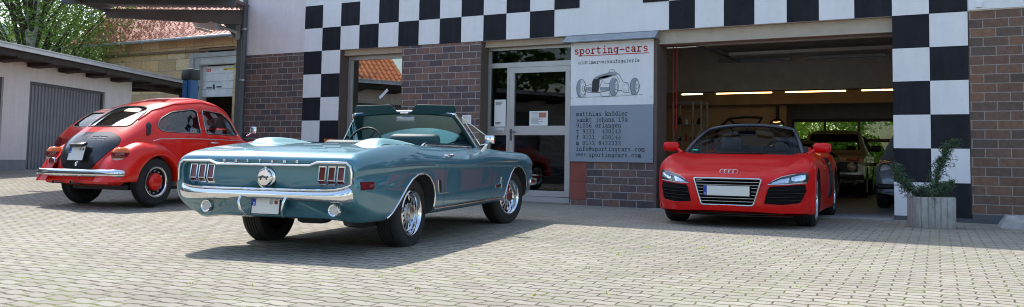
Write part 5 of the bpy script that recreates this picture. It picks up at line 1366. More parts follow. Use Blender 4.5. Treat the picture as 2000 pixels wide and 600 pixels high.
# ================================================ red beetle
VW = thing('beetle', 'red rounded old beetle with a black engine lid and chrome rear bumper', 'car', (1.6435, -5.4632, .01), R(98.96))
VW.location.z = .025
def SB(x, *p, lo=.27): return [(x, y, z) for y, z in p]+[(x, p[-1][0]*.5, lo), (x, 0, lo)]
ctrl = [
 SB(-.70, (0, .50), (.10, .50), (.19, .49), (.24, .47), (.27, .45), (.28, .43), (.28, .41), (.27, .38), lo=.36),
 SB(-.695, (0, .60), (.13, .60), (.24, .58), (.30, .55), (.33, .52), (.35, .48), (.35, .43), (.34, .37), lo=.35),
 SB(-.655, (0, .74), (.17, .735), (.29, .70), (.36, .65), (.39, .59), (.41, .53), (.41, .46), (.40, .34), lo=.33),
 SB(-.56, (0, .88), (.19, .87), (.34, .835), (.43, .77), (.47, .69), (.49, .61), (.49, .50), (.47, .32), lo=.31),
 SB(-.40, (0, 1.01), (.21, 1.00), (.38, .965), (.49, .90), (.54, .80), (.56, .70), (.56, .54), (.54, .31)),
 SB(-.22, (0, 1.13), (.22, 1.12), (.40, 1.085), (.52, 1.01), (.58, .90), (.61, .77), (.61, .56), (.58, .30)),
 SB(0., (0, 1.275), (.22, 1.265), (.41, 1.22), (.53, 1.13), (.60, .99), (.65, .84), (.65, .60), (.62, .28)),
 SB(.22, (0, 1.40), (.23, 1.388), (.42, 1.34), (.54, 1.24), (.625, 1.05), (.675, .89), (.68, .62), (.65, .27)),
 SB(.50, (0, 1.51), (.24, 1.495), (.43, 1.45), (.55, 1.345), (.64, 1.08), (.695, .92), (.70, .62), (.66, .27)),
 SB(.80, (0, 1.575), (.25, 1.56), (.44, 1.515), (.56, 1.41), (.65, 1.10), (.705, .94), (.71, .63), (.67, .27)),
 SB(1.12, (0, 1.60), (.25, 1.587), (.44, 1.542), (.555, 1.43), (.65, 1.11), (.71, .95), (.715, .63), (.67, .27)),
 SB(1.42, (0, 1.575), (.25, 1.563), (.43, 1.52), (.54, 1.41), (.64, 1.11), (.705, .95), (.71, .63), (.67, .27)),
 SB(1.65, (0, 1.51), (.24, 1.50), (.42, 1.46), (.52, 1.36), (.62, 1.10), (.695, .94), (.70, .63), (.66, .27)),
 SB(1.85, (0, 1.36), (.24, 1.345), (.41, 1.30), (.505, 1.22), (.59, 1.06), (.67, .93), (.69, .62), (.65, .27)),
 SB(2.02, (0, 1.15), (.24, 1.135), (.40, 1.10), (.49, 1.05), (.56, .99), (.64, .90), (.67, .61), (.63, .27)),
 SB(2.2, (0, 1.06), (.22, 1.045), (.37, 1.0), (.44, .95), (.49, .88), (.53, .80), (.55, .58), (.52, .28)),
 SB(2.6, (0, .965), (.2, .945), (.33, .90), (.40, .83), (.43, .75), (.45, .66), (.45, .52), (.42, .30)),
 SB(2.95, (0, .80), (.17, .78), (.27, .73), (.32, .66), (.345, .58), (.35, .51), (.35, .45), (.33, .30)),
 SB(3.12, (0, .60), (.12, .585), (.19, .55), (.22, .51), (.24, .47), (.24, .44), (.24, .42), (.22, .38), lo=.34),
]
M_vwblack = paint('black car paint', (.008, .009, .012), 0, .3, dust=.03, coat=.6)
vb = body_obj('body', ctrl, .035, [M_vwred, mat('grey cabin lining', (.34, .33, .31), .8)], VW)
bvV = bvh_of(vb)
qwin = rounded([(.10, 1.115), (.19, 1.045), (.92, 1.04), (.90, 1.37), (.82, 1.395), (.43, 1.335), (.22, 1.235)], .05, 4)
dwin = rounded([(1.03, 1.04), (1.86, 1.035), (1.74, 1.24), (1.50, 1.37), (1.02, 1.395)], .045, 4)
rwin = rounded([(-.385, 1.10), (.385, 1.10), (.33, 1.37), (.17, 1.41), (-.17, 1.41), (-.33, 1.37)], .07, 4)
fwin = rounded([(-.52, 1.14), (.52, 1.14), (.44, 1.44), (-.44, 1.44)], .06, 4)
cav = inset_cavity(ctrl, -.05, 2.03, .52, .90, .035)
cut_cabin(vb, cav, [qwin, dwin], [(rwin, -.6, .8), (fwin, 1.2, 2.4)])
for s in (1, -1):
    ar = MB(); ar.prism(circle2(0, .31, .43, 28), s*.36, s*1.0); boolean(vb, [ar])
    ar = MB(); ar.prism(circle2(2.52, .31, .41, 28), s*.30, s*1.0); boolean(vb, [ar])
smooth_by_angle(vb.data, 33)
def fnv(c, n):
    if -.1 < c.x < 1.93 and abs(c.y) < .58 and .49 < c.z < 1.6 and (bvV.find_nearest(c)[3] or 0) > .012: return 1
    for cx in (0, 2.52):
        if math.hypot(c.x-cx, c.z-.31) < .435 and c.z < .76 and (bvV.find_nearest(c)[3] or 0) > .006: return 1
    return 0
assign(vb, fnv)
M_seal = M_black
for s in (1, -1):
    d = '+y' if s < 0 else '-y'
    for nm, wn in (('quarter_window', qwin), ('door_window', dwin)):
        gl_ = conform(bvV, wn, d, nm, glass('side glass', (.85, .9, .9), .10), VW, off=-.012, th=0, res=.08)
        strip(bvV, wn, d, 'seal', M_seal, gl_, w=.022, h=.006, closed=True)
        strip(bvV, wn, d, 'chrome_bead', M_chrome, gl_, w=.007, h=.009, closed=True)
    strip(bvV, [(1.56, 1.045), (1.53, 1.35)], d, 'window_divider', M_black, VW, w=.014, h=.006)
    strip(bvV, [(-.02, .90), (.10, .935), (.5, .952), (1.0, .958), (1.9, .955)], d, 'side_trim', M_chrome, vb, w=.013, h=.010)
    strip(bvV, [(1.06, .30), (1.06, .80), (1.00, 1.1), (.965, 1.425), (1.05, 1.455), (1.5, 1.43), (1.75, 1.32), (1.93, 1.08), (1.98, .9), (1.98, .30)], d, 'door_gap', M_gap, vb, w=.008, h=.0015)
    strip(bvV, [(-.05, 1.20), (.20, 1.345), (.55, 1.455), (1.1, 1.515), (1.5, 1.47), (1.8, 1.33), (2.0, 1.08)], d, 'rain_gutter', M_vwred, vb, w=.022, h=.016)
    p, n = side_lift(bvV, 1.16, .905, s)
    if p: hb = MB(); hb.tube([p+Vector((-.06, 0, 0)), p+Vector((-.05, s*.03, 0)), p+Vector((.07, s*.03, 0)), p+Vector((.08, 0, 0))], .011, 8); hb.build('handle', M_chrome, VW, smooth=50)
    p, n = side_lift(bvV, -.02, 1.075, s)
    if p: conform(bvV, rounded([(-.10, .98), (-.04, .98), (.03, 1.13), (.02, 1.17), (-.03, 1.14)], .02), d, 'air_vent', M_black, vb, off=.0, th=.012, res=.03)
gl_ = conform(bvV, rwin, '+x', 'rear_window', glass('bright rear glass', (.75, .8, .8), .30), VW, off=-.010, th=0, res=.06)
strip(bvV, rwin, '+x', 'seal', M_seal, gl_, w=.030, h=.008, closed=True); strip(bvV, rwin, '+x', 'chrome_bead', M_chrome, gl_, w=.010, h=.012, closed=True)
o = conform(bvV, rounded([(-.24, 1.32), (.06, 1.34), (.04, 1.385), (-.12, 1.392), (-.22, 1.37)], .02), '+x', 'window_sticker', mat('cream decal', (.62, .50, .30), .6, var=.3, vs=30), gl_, off=-.006, th=0, res=.04)
conform(bvV, fwin, '-x', 'windscreen', M_wsglass, VW, off=-.010, th=0, res=.06)
# louvres under the rear window
for k in range(24):
    y = -.30+.60*k/23
    strip(bvV, [(y, 1.035), (y, 1.085)], '+x', 'louvre', M_dark, vb, w=.011, h=.0015)
# engine lid
lid = rounded([(-.235, .50), (.235, .50), (.38, .68), (.475, .84), (.445, .93), (.28, 1.01), (-.28, 1.01), (-.445, .93), (-.475, .84), (-.38, .68)], .07, 4)
LD = conform(bvV, lid, '+x', 'engine_lid', M_vwblack, VW, off=.002, th=.008, res=.035)
strip(bvV, lid, '+x', 'lid_gap', M_gap, LD, w=.010, h=.002, closed=True)
bvL = bvh_of(LD)
for s in (-1, 1):
    for g_ in (0, 1):
        for k in range(5):
            z = .90+.016*k; y0_ = s*(.035+g_*.13)
            strip(bvL, [(y0_, z), (y0_+s*.105, z)], '+x', 'vent_slot', M_chrome if (s < 0 and k % 2 == 0) else M_dark, LD, w=.009, h=.005 if (s < 0) else .002)
b = MB(); b.box(-.10, .02, -.115, .115, -.02, .03, T=TR(-.665, 0, .845, ry=R(-20)), bev=.022); b.build('plate_lamp', M_vwblack, LD, smooth=45)
P_ = plate(LD, face_T(-.728, 0, .715, R(180), R(-16)), .27, .195)
P_.children[-1].parent = P_
b = MB(); b.tube([(-.70, 0, .595), (-.735, 0, .575), (-.73, 0, .545)], .018, 10); b.build('lid_handle', M_chrome, LD, smooth=50)
# rear apron
b = MB(); b.prism([(-.70, .48), (-.73, .40), (-.72, .315), (-.62, .30), (-.45, .34), (-.45, .48)], -.56, .56); b.build('rear_apron', M_vwred, VW, bevel=.015, smooth=40)
for y in (.25, -.06):
    b = MB(); b.lathe([(.018, 0), (.021, .01), (.021, .2), (.017, .2), (.015, .1)], 16, T=TR(-.66, y, .325, ry=R(-88))); b.build('tailpipe', M_chrome, VW, smooth=40)
b = MB(); b.box(-.50, -.25, -.3, .3, .29, .36, bev=.03); b.box(-.3, 2.9, -.5, .5, .22, .29); b.build('underbody', M_black, VW)
# fenders
def fender(cx, rear, s, parent):
    th_ = [-22, -5, 10, 28, 48, 68, 90, 112, 134, 154, 172, 190, 205] if rear else [202, 185, 170, 150, 130, 110, 90, 68, 46, 26, 8, -10, -25]
    C = []
    for a in th_:
        # grow towards the bumper end
        q = (a-90)/100. if rear else (90-a)/100.
        e = 1+.30*max(0, q)**1.3 if q > 0 else 1-.16*min(1, -q)**1.5
        f = 1+.12*max(0, q) if q > 0 else 1
        rows = [(.62, .392, 0), (.745, .385, 0), (.772, .392, 0), (.783, .425, .2), (.775, .468, .5), (.745, .512, .8), (.69, .552, 1), (.62, .576, 1), (.52, .585, 1), (.42, .585, 1)]
        L = []
        for (y, r_, k) in rows:
            rad = r_*(1+(e-1)*k)*(f if k > 0 else 1)*(1 if rear else 1+.13*k)
            yy = y-.05*max(0, q)**2 if y > .6 else y
            z = .31+rad*math.sin(R(a))
            L.append((cx+rad*math.cos(R(a)), s*yy, max(z, .30 if not rear else .34)))
        C.append(L)
    G = surf(C, .03); nu, nv, _ = G.shape
    vs = G.reshape(-1, 3).tolist(); fs = [(i*nv+k, i*nv+k+1, (i+1)*nv+k+1, (i+1)*nv+k) for i in range(nu-1) for k in range(nv-1)]
    o = mesh_obj('fender', vs, fs, M_vwred, parent); clean(o.data, 1e-5); smooth_by_angle(o.data, 55); return o
for s in (1, -1):
    fender(0, True, s, VW); fender(2.52, False, s, VW)
    wheel(VW, 0, s*.625, .335, .338, .165, .205, 'dish'); wheel(VW, 2.52, s*.625, .335, .338, .165, .205, 'dish')
    # fender beading
    # tail light: amber over red over clear
    for nm, za, zb, m_ in (('indicator', .735, .800, mat('amber lens', (.75, .14, .01), .12, coat=.6)), ('brake_lamp', .655, .734, M_redlens), ('reversing_lens', .595, .654, M_lens)):
        b = MB(); zc = (za+zb)/2
        prof = []
        n_ = 20; ro = [(math.cos(2*math.pi*k/n_), math.sin(2*math.pi*k/n_)) for k in range(n_)]
        vs = []; fs = []
        for zz in (za, za+.25*(zb-za), za+.75*(zb-za), zb):
            gz_ = (zz-.5975+.0)/(.80-.595); sc_ = math.sqrt(max(.12, 1-((zz-.70)/.125)**2))
            for cx_, cy_ in ro: vs.append((-.535-.14*sc_*max(-.6, cx_) , s*(.585+.112*sc_*cy_), zz))
        for j in range(3):
            for k in range(n_): fs.append((j*n_+k, j*n_+(k+1) % n_, (j+1)*n_+(k+1) % n_, (j+1)*n_+k))
        fs += [tuple(range(n_)), tuple(range(3*n_, 4*n_))]
        mesh_obj(nm, vs, fs, m_, VW, smooth=50)
    b = MB(); b.tube([(-.28, s*.60, 1.0)]*1+[(-.27, s*.60, 1.0)], .001, 4)
# small round red fog lamp on the left
b = MB(); b.lathe([(.055, 0), (.058, .03), (.050, .045)], 24, T=TR(-.66, .47, .60, ry=R(-90))); fl = b.build('fog_lamp', M_chrome, VW, smooth=40)
b = MB(); b.lathe([(.050, .04), (.03, .05), (0.001, .053)], 24, T=TR(-.66, .47, .60, ry=R(-90))); b.build('lens', M_redlens, fl, smooth=40)
half = [(-.79, 0., .405, .507, -1, 0), (-.788, .30, .405, .507, -1, .03), (-.775, .48, .405, .507, -1, .1), (-.75, .60, .407, .505, -.95, .3), (-.715, .68, .40, .51, -.8, .6), (-.67, .72, .402, .505, -.5, .85), (-.63, .73, .405, .50, -.3, .95)]
H = np.array([(a[0], -a[1], a[2], a[3], a[4], -a[5]) for a in half[::-1]][:-1]+half)
uu_ = np.concatenate([[0], np.cumsum(np.linalg.norm(np.diff(H[:, :2], axis=0), axis=1))]); Hd = pchip(uu_, H, np.linspace(0, uu_[-1], 80))
BB = bumper_mesh([tuple(r_) for r_ in Hd], 'rear_bumper', M_chrome, VW, .03)
b = MB(); b.tube([(r_[0]+r_[4]*.030, r_[1]+r_[5]*.030, .448) for r_ in Hd], .007, 6); b.build('bumper_groove', M_black, BB, smooth=60)
# interior
for y in (.33, -.33):
    b = MB(); b.box(1.05, 1.5, y-.24, y+.24, .55, .72, bev=.05); b.box(-.06, .06, -.23, .23, 0, .52, T=TR(1.06, y, .62, ry=R(-12)), bev=.05); b.box(-.05, .05, -.13, .13, .53, .72, T=TR(1.06, y, .62, ry=R(-12)), bev=.04); b.build('seat', M_black, VW, smooth=50)
b = MB(); b.box(-.06, .06, -.52, .52, 0, .42, T=TR(.32, 0, .70, ry=R(-14)), bev=.05); b.build('rear_bench', M_black, VW, smooth=50)
T_ = TR(1.62, .33, 1.06, ry=R(-58)); b = MB(); b.tube([T_ @ Vector((.2*math.cos(a*math.pi/14), .2*math.sin(a*math.pi/14), 0)) for a in range(28)], .012, 8, closed=True); b.tube([T_ @ Vector((0, -.2, 0)), T_ @ Vector((0, .2, 0))], .01, 6); b.build('steering_wheel', M_black, VW, smooth=50)
b = MB(); b.box(-.012, .012, -.055, .055, -.06, .06, T=TR(1.96, -.82, 1.13, rz=R(10)), bev=.02); b.tube([(1.98, -.68, 1.04), (1.96, -.80, 1.09)], .01, 6); b.build('door_mirror', M_chrome, VW, smooth=45)
# sticker in the quarter window: I (heart) YOU
SQ = bpy.data.objects.new('window_plate', None); link(SQ, VW); SQ.location = (.80, -.632, 1.075); SQ.rotation_euler = (R(90-9), 0, R(2))
b = MB(); b.box(-.12, .12, -.032, .032, 0, .003); b.build('plate', M_plate, SQ)
b = MB(); b.box(-.12, -.092, -.032, .032, .003, .004); b.build('band', M_blue, SQ)
text_obj('lettering', 'I', .062, M_ink, SQ, TR(-.078, -.021, .0042), ext=.0005, bold=.001)
b = MB(); hp_ = [(0, -.020), (-.022, .004), (-.021, .016), (-.011, .021), (0, .012), (.011, .021), (.021, .016), (.022, .004)]; b.prism([(-.032+p[0], p[1]) for p in hp_], .0035, .0046, plane='XY'); b.build('heart', M_ink, SQ)
text_obj('lettering', 'YOU', .062, M_ink, SQ, TR(-.004, -.021, .0042), ext=.0005, bold=.001)

# ================================================ red sports car
M_rred = paint('bright red paint', (.66, .004, .005), 0, .33, dust=.01, coat=.3, spec=.2)
M_silver = mat('silver trim', (.62, .63, .65), .22, 1)
M_dsil = mat('dim silver', (.40, .41, .43), .35, .8)
M_mesh = mat('black mesh', (.006, .006, .007), .8, bmp=.6, bs=120, spec=.15)
M_soft = mat('dark blue frame paint', (.03, .035, .05), .35, coat=.5)
SC = thing('sports_car', 'bright red low sports car with the roof open, nose out of the garage bay', 'car', (9.707, -2.393, .0), R(-84.27))
def SR(*p): return [tuple(q) for q in p]
def q10(x, zc, y1z, y2z, r3, r4, r5, r6, r7, und=.15, dx=(0,)*10):
    r = [(x, 0, zc), (x, .35, y1z), (x, .60, y2z), (x, *r3), (x, *r4), (x, *r5), (x, *r6), (x, *r7), (x, .5, und), (x, 0, und)]
    return [(p[0]+d, p[1], p[2]) for p, d in zip(r, dx)]
ctrl = [
 q10(-3.55, .55, .55, .55, (.72, .54), (.80, .50), (.82, .42), (.82, .34), (.80, .28), .25),
 q10(-3.50, .80, .80, .80, (.76, .78), (.86, .70), (.90, .58), (.90, .40), (.86, .24), .2),
 q10(-3.2, .93, .925, .92, (.80, .92), (.91, .84), (.95, .66), (.95, .42), (.92, .20)),
 q10(-2.6, .97, .965, .955, (.80, .965), (.92, .88), (.965, .68), (.965, .42), (.94, .17)),
 q10(-1.9, .95, .945, .935, (.78, .94), (.88, .86), (.95, .66), (.95, .42), (.93, .16)),
 q10(-1.2, .90, .90, .895, (.76, .90), (.85, .84), (.93, .66), (.93, .42), (.91, .16)),
 q10(-.6, .90, .90, .895, (.76, .89), (.85, .84), (.935, .68), (.935, .42), (.92, .16)),
 q10(-.15, .895, .892, .888, (.77, .895), (.87, .865), (.945, .72), (.945, .45), (.925, .16)),
 q10(.15, .84, .835, .835, (.76, .865), (.87, .845), (.95, .72), (.95, .48), (.93, .16)),
 q10(.40, .765, .76, .765, (.74, .80), (.86, .785), (.945, .68), (.95, .50), (.93, .165), dx=(0, 0, 0, 0, 0, -.02, -.04, -.05, 0, 0)),
 q10(.62, .69, .688, .70, (.72, .725), (.84, .70), (.92, .62), (.94, .48), (.92, .17), dx=(.03, .02, 0, -.02, -.06, -.14, -.18, -.2, 0, 0)),
 q10(.80, .620, .618, .612, (.71, .615), (.82, .60), (.895, .55), (.925, .46), (.905, .18), dx=(.05, .03, .0, -.08, -.16, -.27, -.33, -.34, 0, 0)),
 q10(.88, .52, .52, .52, (.70, .515), (.81, .505), (.885, .48), (.915, .42), (.90, .185), dx=(.055, .025, -.02, -.12, -.22, -.34, -.39, -.40, -.0, -.0)),
 q10(.90, .38, .38, .38, (.70, .38), (.81, .38), (.88, .37), (.905, .33), (.895, .185), dx=(.06, .03, -.01, -.12, -.22, -.35, -.40, -.42, -.05, -.05)),
 q10(.90, .27, .27, .27, (.70, .27), (.81, .27), (.875, .265), (.90, .25), (.89, .182), dx=(.065, .035, .0, -.11, -.21, -.35, -.41, -.43, -.1, -.1)),
 q10(.88, .20, .195, .185, (.70, .185), (.81, .182), (.87, .18), (.89, .178), (.885, .17), dx=(.065, .035, .0, -.11, -.21, -.35, -.42, -.44, -.15, -.15)),
]
sb = body_obj('body', ctrl, .03, [M_rred, M_dark], SC)
bvR = bvh_of(sb)
cut = []
for cx in (0, -2.65):
    for s in (1, -1):
        b = MB(); b.prism(circle2(cx, .345, .375, 36), s*.62, s*1.2); cut.append(b)
b = MB(); b.prism(rounded([(-1.75, -.66), (-.62, -.68), (-.38, -.55), (-.30, 0), (-.38, .55), (-.62, .68), (-1.75, .66)], .08), .40, 1.3, plane='XY'); cut.append(b)
grl = rounded([(.395, .575), (-.395, .575), (-.30, .265), (.30, .265)], .03)
b = MB(); b.prism(grl, .84, 1.3, plane='YZ'); cut.append(b)
intk = rounded([(.47, .488), (.50, .495), (.845, .525), (.86, .44), (.80, .30), (.62, .278), (.415, .290), (.43, .36)], .02)
boolean(sb, cut); bvR2 = bvh_of(sb)
smooth_by_angle(sb.data, 33)
def fns(c, n):
    d = (bvR.find_nearest(c)[3] or 0)
    return 1 if d > .008 and (abs(c.y) < .70 or math.hypot(c.x, c.z-.345) < .378 or math.hypot(c.x+2.65, c.z-.345) < .378) else 0
assign(sb, fns)
# grille
b = MB(); b.prism(grl, .835, .842, plane='YZ'); gr = b.build('grille', M_mesh, SC)
path = [(.945 if abs(p[0]) < .3 else .935, p[0], p[1]) for p in grl]
b = MB(); b.tube(path, .011, 8, closed=True); b.build('grille_frame', M_silver, gr, smooth=60)
for z, hw in ((.535, .375), (.50, .365), (.345, .325), (.308, .315)):
    b = MB(); b.box(.905, .93, -hw, hw, z-.0032, z+.0032); b.build('grille_bar', M_dsil, gr)
for z in (.465, .425, .385):
    for s in (1, -1):
        b = MB(); b.box(.905, .93, min(s*.28, s*.35), max(s*.28, s*.35), z-.0032, z+.0032); b.build('grille_bar', M_dsil, gr)
text_obj('script', 'quattro', .022, M_silver, gr, face_T(.932, -.36, .548, 0), ext=.001)
plate(SC, face_T(.962, .0, .432, 0), .53, .115, two=False)
# side intakes with slats and headlamps
for s in (1, -1):
    pl = [(s*p[0], p[1]) for p in intk]
    it = conform(bvR, pl, '-x', 'side_intake', M_mesh, SC, off=.002, th=.004, res=.03)
    for k, z in enumerate((.325, .365, .405, .445)):
        strip(bvR, [(s*(.45 if k else .47), z), (s*(.815+.012*k), z+.012)], '-x', 'slat', M_black, it, w=.010, h=.022, off=.004)
    strip(bvR, pl, '-x', 'intake_edge', M_rred, it, w=.014, h=.012, closed=True)
    hl = rounded([(s*.445, .508), (s*.50, .545), (s*.60, .603), (s*.73, .640), (s*.872, .664), (s*.88, .60), (s*.862, .535), (s*.70, .515), (s*.56, .507)], .015)
    H_ = conform(bvR, hl, '-x', 'headlight', mat('lamp housing', (.035, .04, .05), .25, .3, coat=1.0), SC, off=.003, th=.004, res=.03)
    M_led = mat('lamp reflector', (.55, .63, .72), .12, .7, var=.3, vs=40)
    conform(bvR, rounded([(s*.49, .522), (s*.60, .572), (s*.68, .59), (s*.67, .535), (s*.56, .52)], .01), '-x', 'reflector', M_led, H_, off=.007, th=.006, res=.03)
    conform(bvR, rounded([(s*.70, .60), (s*.80, .625), (s*.845, .63), (s*.845, .575), (s*.74, .552), (s*.70, .56)], .01), '-x', 'reflector', M_led, H_, off=.007, th=.006, res=.03)
    strip(bvR, [(s*.46, .512), (s*.56, .512), (s*.70, .522), (s*.85, .54)], '-x', 'light_strip', mat('light strip', (.8, .82, .85), .3), H_, w=.009, h=.010, off=.006)
    strip(bvR, [(s*.50, .548), (s*.60, .600), (s*.74, .638)], '-x', 'light_strip', mat('light strip', (.8, .82, .85), .3), H_, w=.007, h=.010, off=.006)
    strip(bvR, [(s*.455, .50), (s*.44, .590), (s*.46, .612), (s*.73, .655), (s*.86, .675)], '-x', 'bonnet_gap', M_gap, sb, w=.006, h=.001)
    strip(bvR, [(s*.0, .605), (s*.42, .605)], '-x', 'bonnet_gap', M_gap, sb, w=.006, h=.001)
    strip(bvR, [(.45, s*.865), (.1, s*.80), (-.15, s*.78), (-.30, s*.77)], '-z', 'bonnet_gap', M_gap, sb, w=.006, h=.001)
    d = '-y' if s > 0 else '+y'
    strip(bvR, [(.345, .30), (.36, .50), (.40, .56), (.46, .60)], d, 'bumper_gap', M_gap, sb, w=.006, h=.001)
    conform(bvR, rounded([(-1.55, .30), (-1.95, .32), (-2.08, .62), (-1.95, .84), (-1.60, .86), (-1.70, .6)], .05), d, 'side_blade', mat('carbon blade', (.03, .03, .035), .3, coat=.8), SC, off=.002, th=.01, res=.06)
    strip(bvR, [(-.35, .22), (-.32, .6), (-.45, .84)], d, 'door_gap', M_gap, sb, w=.006, h=.001); strip(bvR, [(-1.45, .22), (-1.50, .6), (-1.45, .86)], d, 'door_gap', M_gap, sb, w=.006, h=.001)
    wheel(SC, 0, s*.795, .335, .335, .245, .255, 'sport', mats=[M_silver]); wheel(SC, -2.65, s*.80, .34, .34, .29, .255, 'sport', mats=[M_silver])
    # mirror
    b = MB(); b.box(-.07, .07, -.105, .105, -.06, .065, T=TR(-.30, s*.965, .965, rz=R(-s*12)), bev=.04); b.tube([(-.22, s*.80, .88), (-.27, s*.86, .93), (-.29, s*.92, .955)], [.03, .022, .026], 8); b.build('door_mirror', M_rred, SC, smooth=60)
    # splitter sides
# four rings
b = MB()
RG = bpy.data.objects.new('emblem', None); link(RG, SC)
for k in range(4):
    y = .075-.05*k; p, n = cast(bvR, y, .648, '-x'); cx = p.x+.006
    for_b = MB(); T_ = TR(p.x+.016, y, .655, ry=R(58)); for_b.tube([T_ @ Vector((.031*math.cos(a*math.pi/12), .031*math.sin(a*math.pi/12), 0)) for a in range(24)], .0045, 6, closed=True); for_b.build('ring', M_silver, RG, smooth=60)
b = MB(); b.prism([(.62, -.60), (.74, -.4), (.78, 0), (.74, .4), (.62, .60), (.4, .64), (.4, -.64)], .13, .165, plane='XY'); b.box(-3.3, .5, -.70, .70, .12, .17); b.build('underbody', M_black, SC)
# windscreen
def ws2(t, v):
    y = t*(.735+(.565-.735)*v); xb = .02-.16*t*t-.06*t**4; xt = -.72-.08*t*t-.03*t**4; zb = .885-.0*t*t; zt = 1.262-.045*t*t-.01*t**4
    return Vector((xb+(xt-xb)*v, y, zb+(zt-zb)*v+.03*math.sin(math.pi*v)))
vs = []; fs = []; nx, ny = 24, 8
for j in range(ny+1):
    for i in range(nx+1): vs.append(ws2(-1+2*i/nx, j/ny))
for j in range(ny):
    for i in range(nx): fs.append((j*(nx+1)+i, j*(nx+1)+i+1, (j+1)*(nx+1)+i+1, (j+1)*(nx+1)+i))
mesh_obj('windscreen', vs, fs, glass('tinted windscreen', (.40, .44, .48), .0, .28), SC, smooth=80)
fr = MB(); fr.tube([ws2(1.01, v/8) for v in range(9)]+[ws2(1-.12*k/4, 1.03) for k in range(1, 5)]+[ws2(.88-1.76*k/20, 1.04) for k in range(1, 21)]+[ws2(-.88-.12*k/4, 1.03) for k in range(1, 5)]+[ws2(-1.01, 1-v/8) for v in range(1, 9)], .026, 8)
fr.build('windscreen_frame', M_soft, SC, smooth=60)
b = MB(); b.prism([(-.34, .83), (-.30, .895), (-.02, .885), (.0, .80)], -.70, .70); b.build('dashboard', M_black, SC)
b = MB(); b.box(-.01, .02, -.12, .12, -.03, .035, T=TR(-.60, -.02, 1.155), bev=.012); b.tube([(-.62, -.02, 1.18), (-.68, -.02, 1.24)], .015, 6); b.build('rear_view_mirror', M_black, SC, smooth=40)
for y in (.38, -.38):
    b = MB(); b.box(-1.45, -.95, y-.25, y+.25, .42, .58, bev=.05); b.box(-.07, .07, -.24, .24, 0, .42, T=TR(-1.42, y, .52, ry=R(-14)), bev=.06); b.box(-.06, .06, -.155, .155, .40, .66, T=TR(-1.42, y, .50, ry=R(-14)), bev=.055); b.build('seat', mat('black leather', (.035, .035, .042), .45), SC, smooth=55)
T_ = TR(-.62, .38, .90, ry=R(-65+130)); b = MB(); b.tube([T_ @ Vector((.18*math.cos(a*math.pi/14), .18*math.sin(a*math.pi/14), 0)) for a in range(28)], .015, 8, closed=True); b.tube([T_ @ Vector((0, -.17, 0)), T_ @ Vector((0, .17, 0))], .014, 6); b.build('steering_wheel', M_black, SC, smooth=50)
b = MB(); b.prism(rounded([(-1.78, -.72), (-1.70, 0), (-1.78, .72), (-2.5, .6), (-2.5, -.6)], .1), .94, 1.005, plane='XY'); b.build('rear_deck', M_rred, SC, bevel=.02, smooth=50)
b = MB(); q = ws2(-.86, .07); b.box(-.001, .001, -.045, .045, -.02, .02, T=TR(q.x+.004, q.y+.02, q.z+.01, ry=R(-62)), bev=0); b.build('sticker', mat('green sticker', (.02, .45, .30), .5), SC)

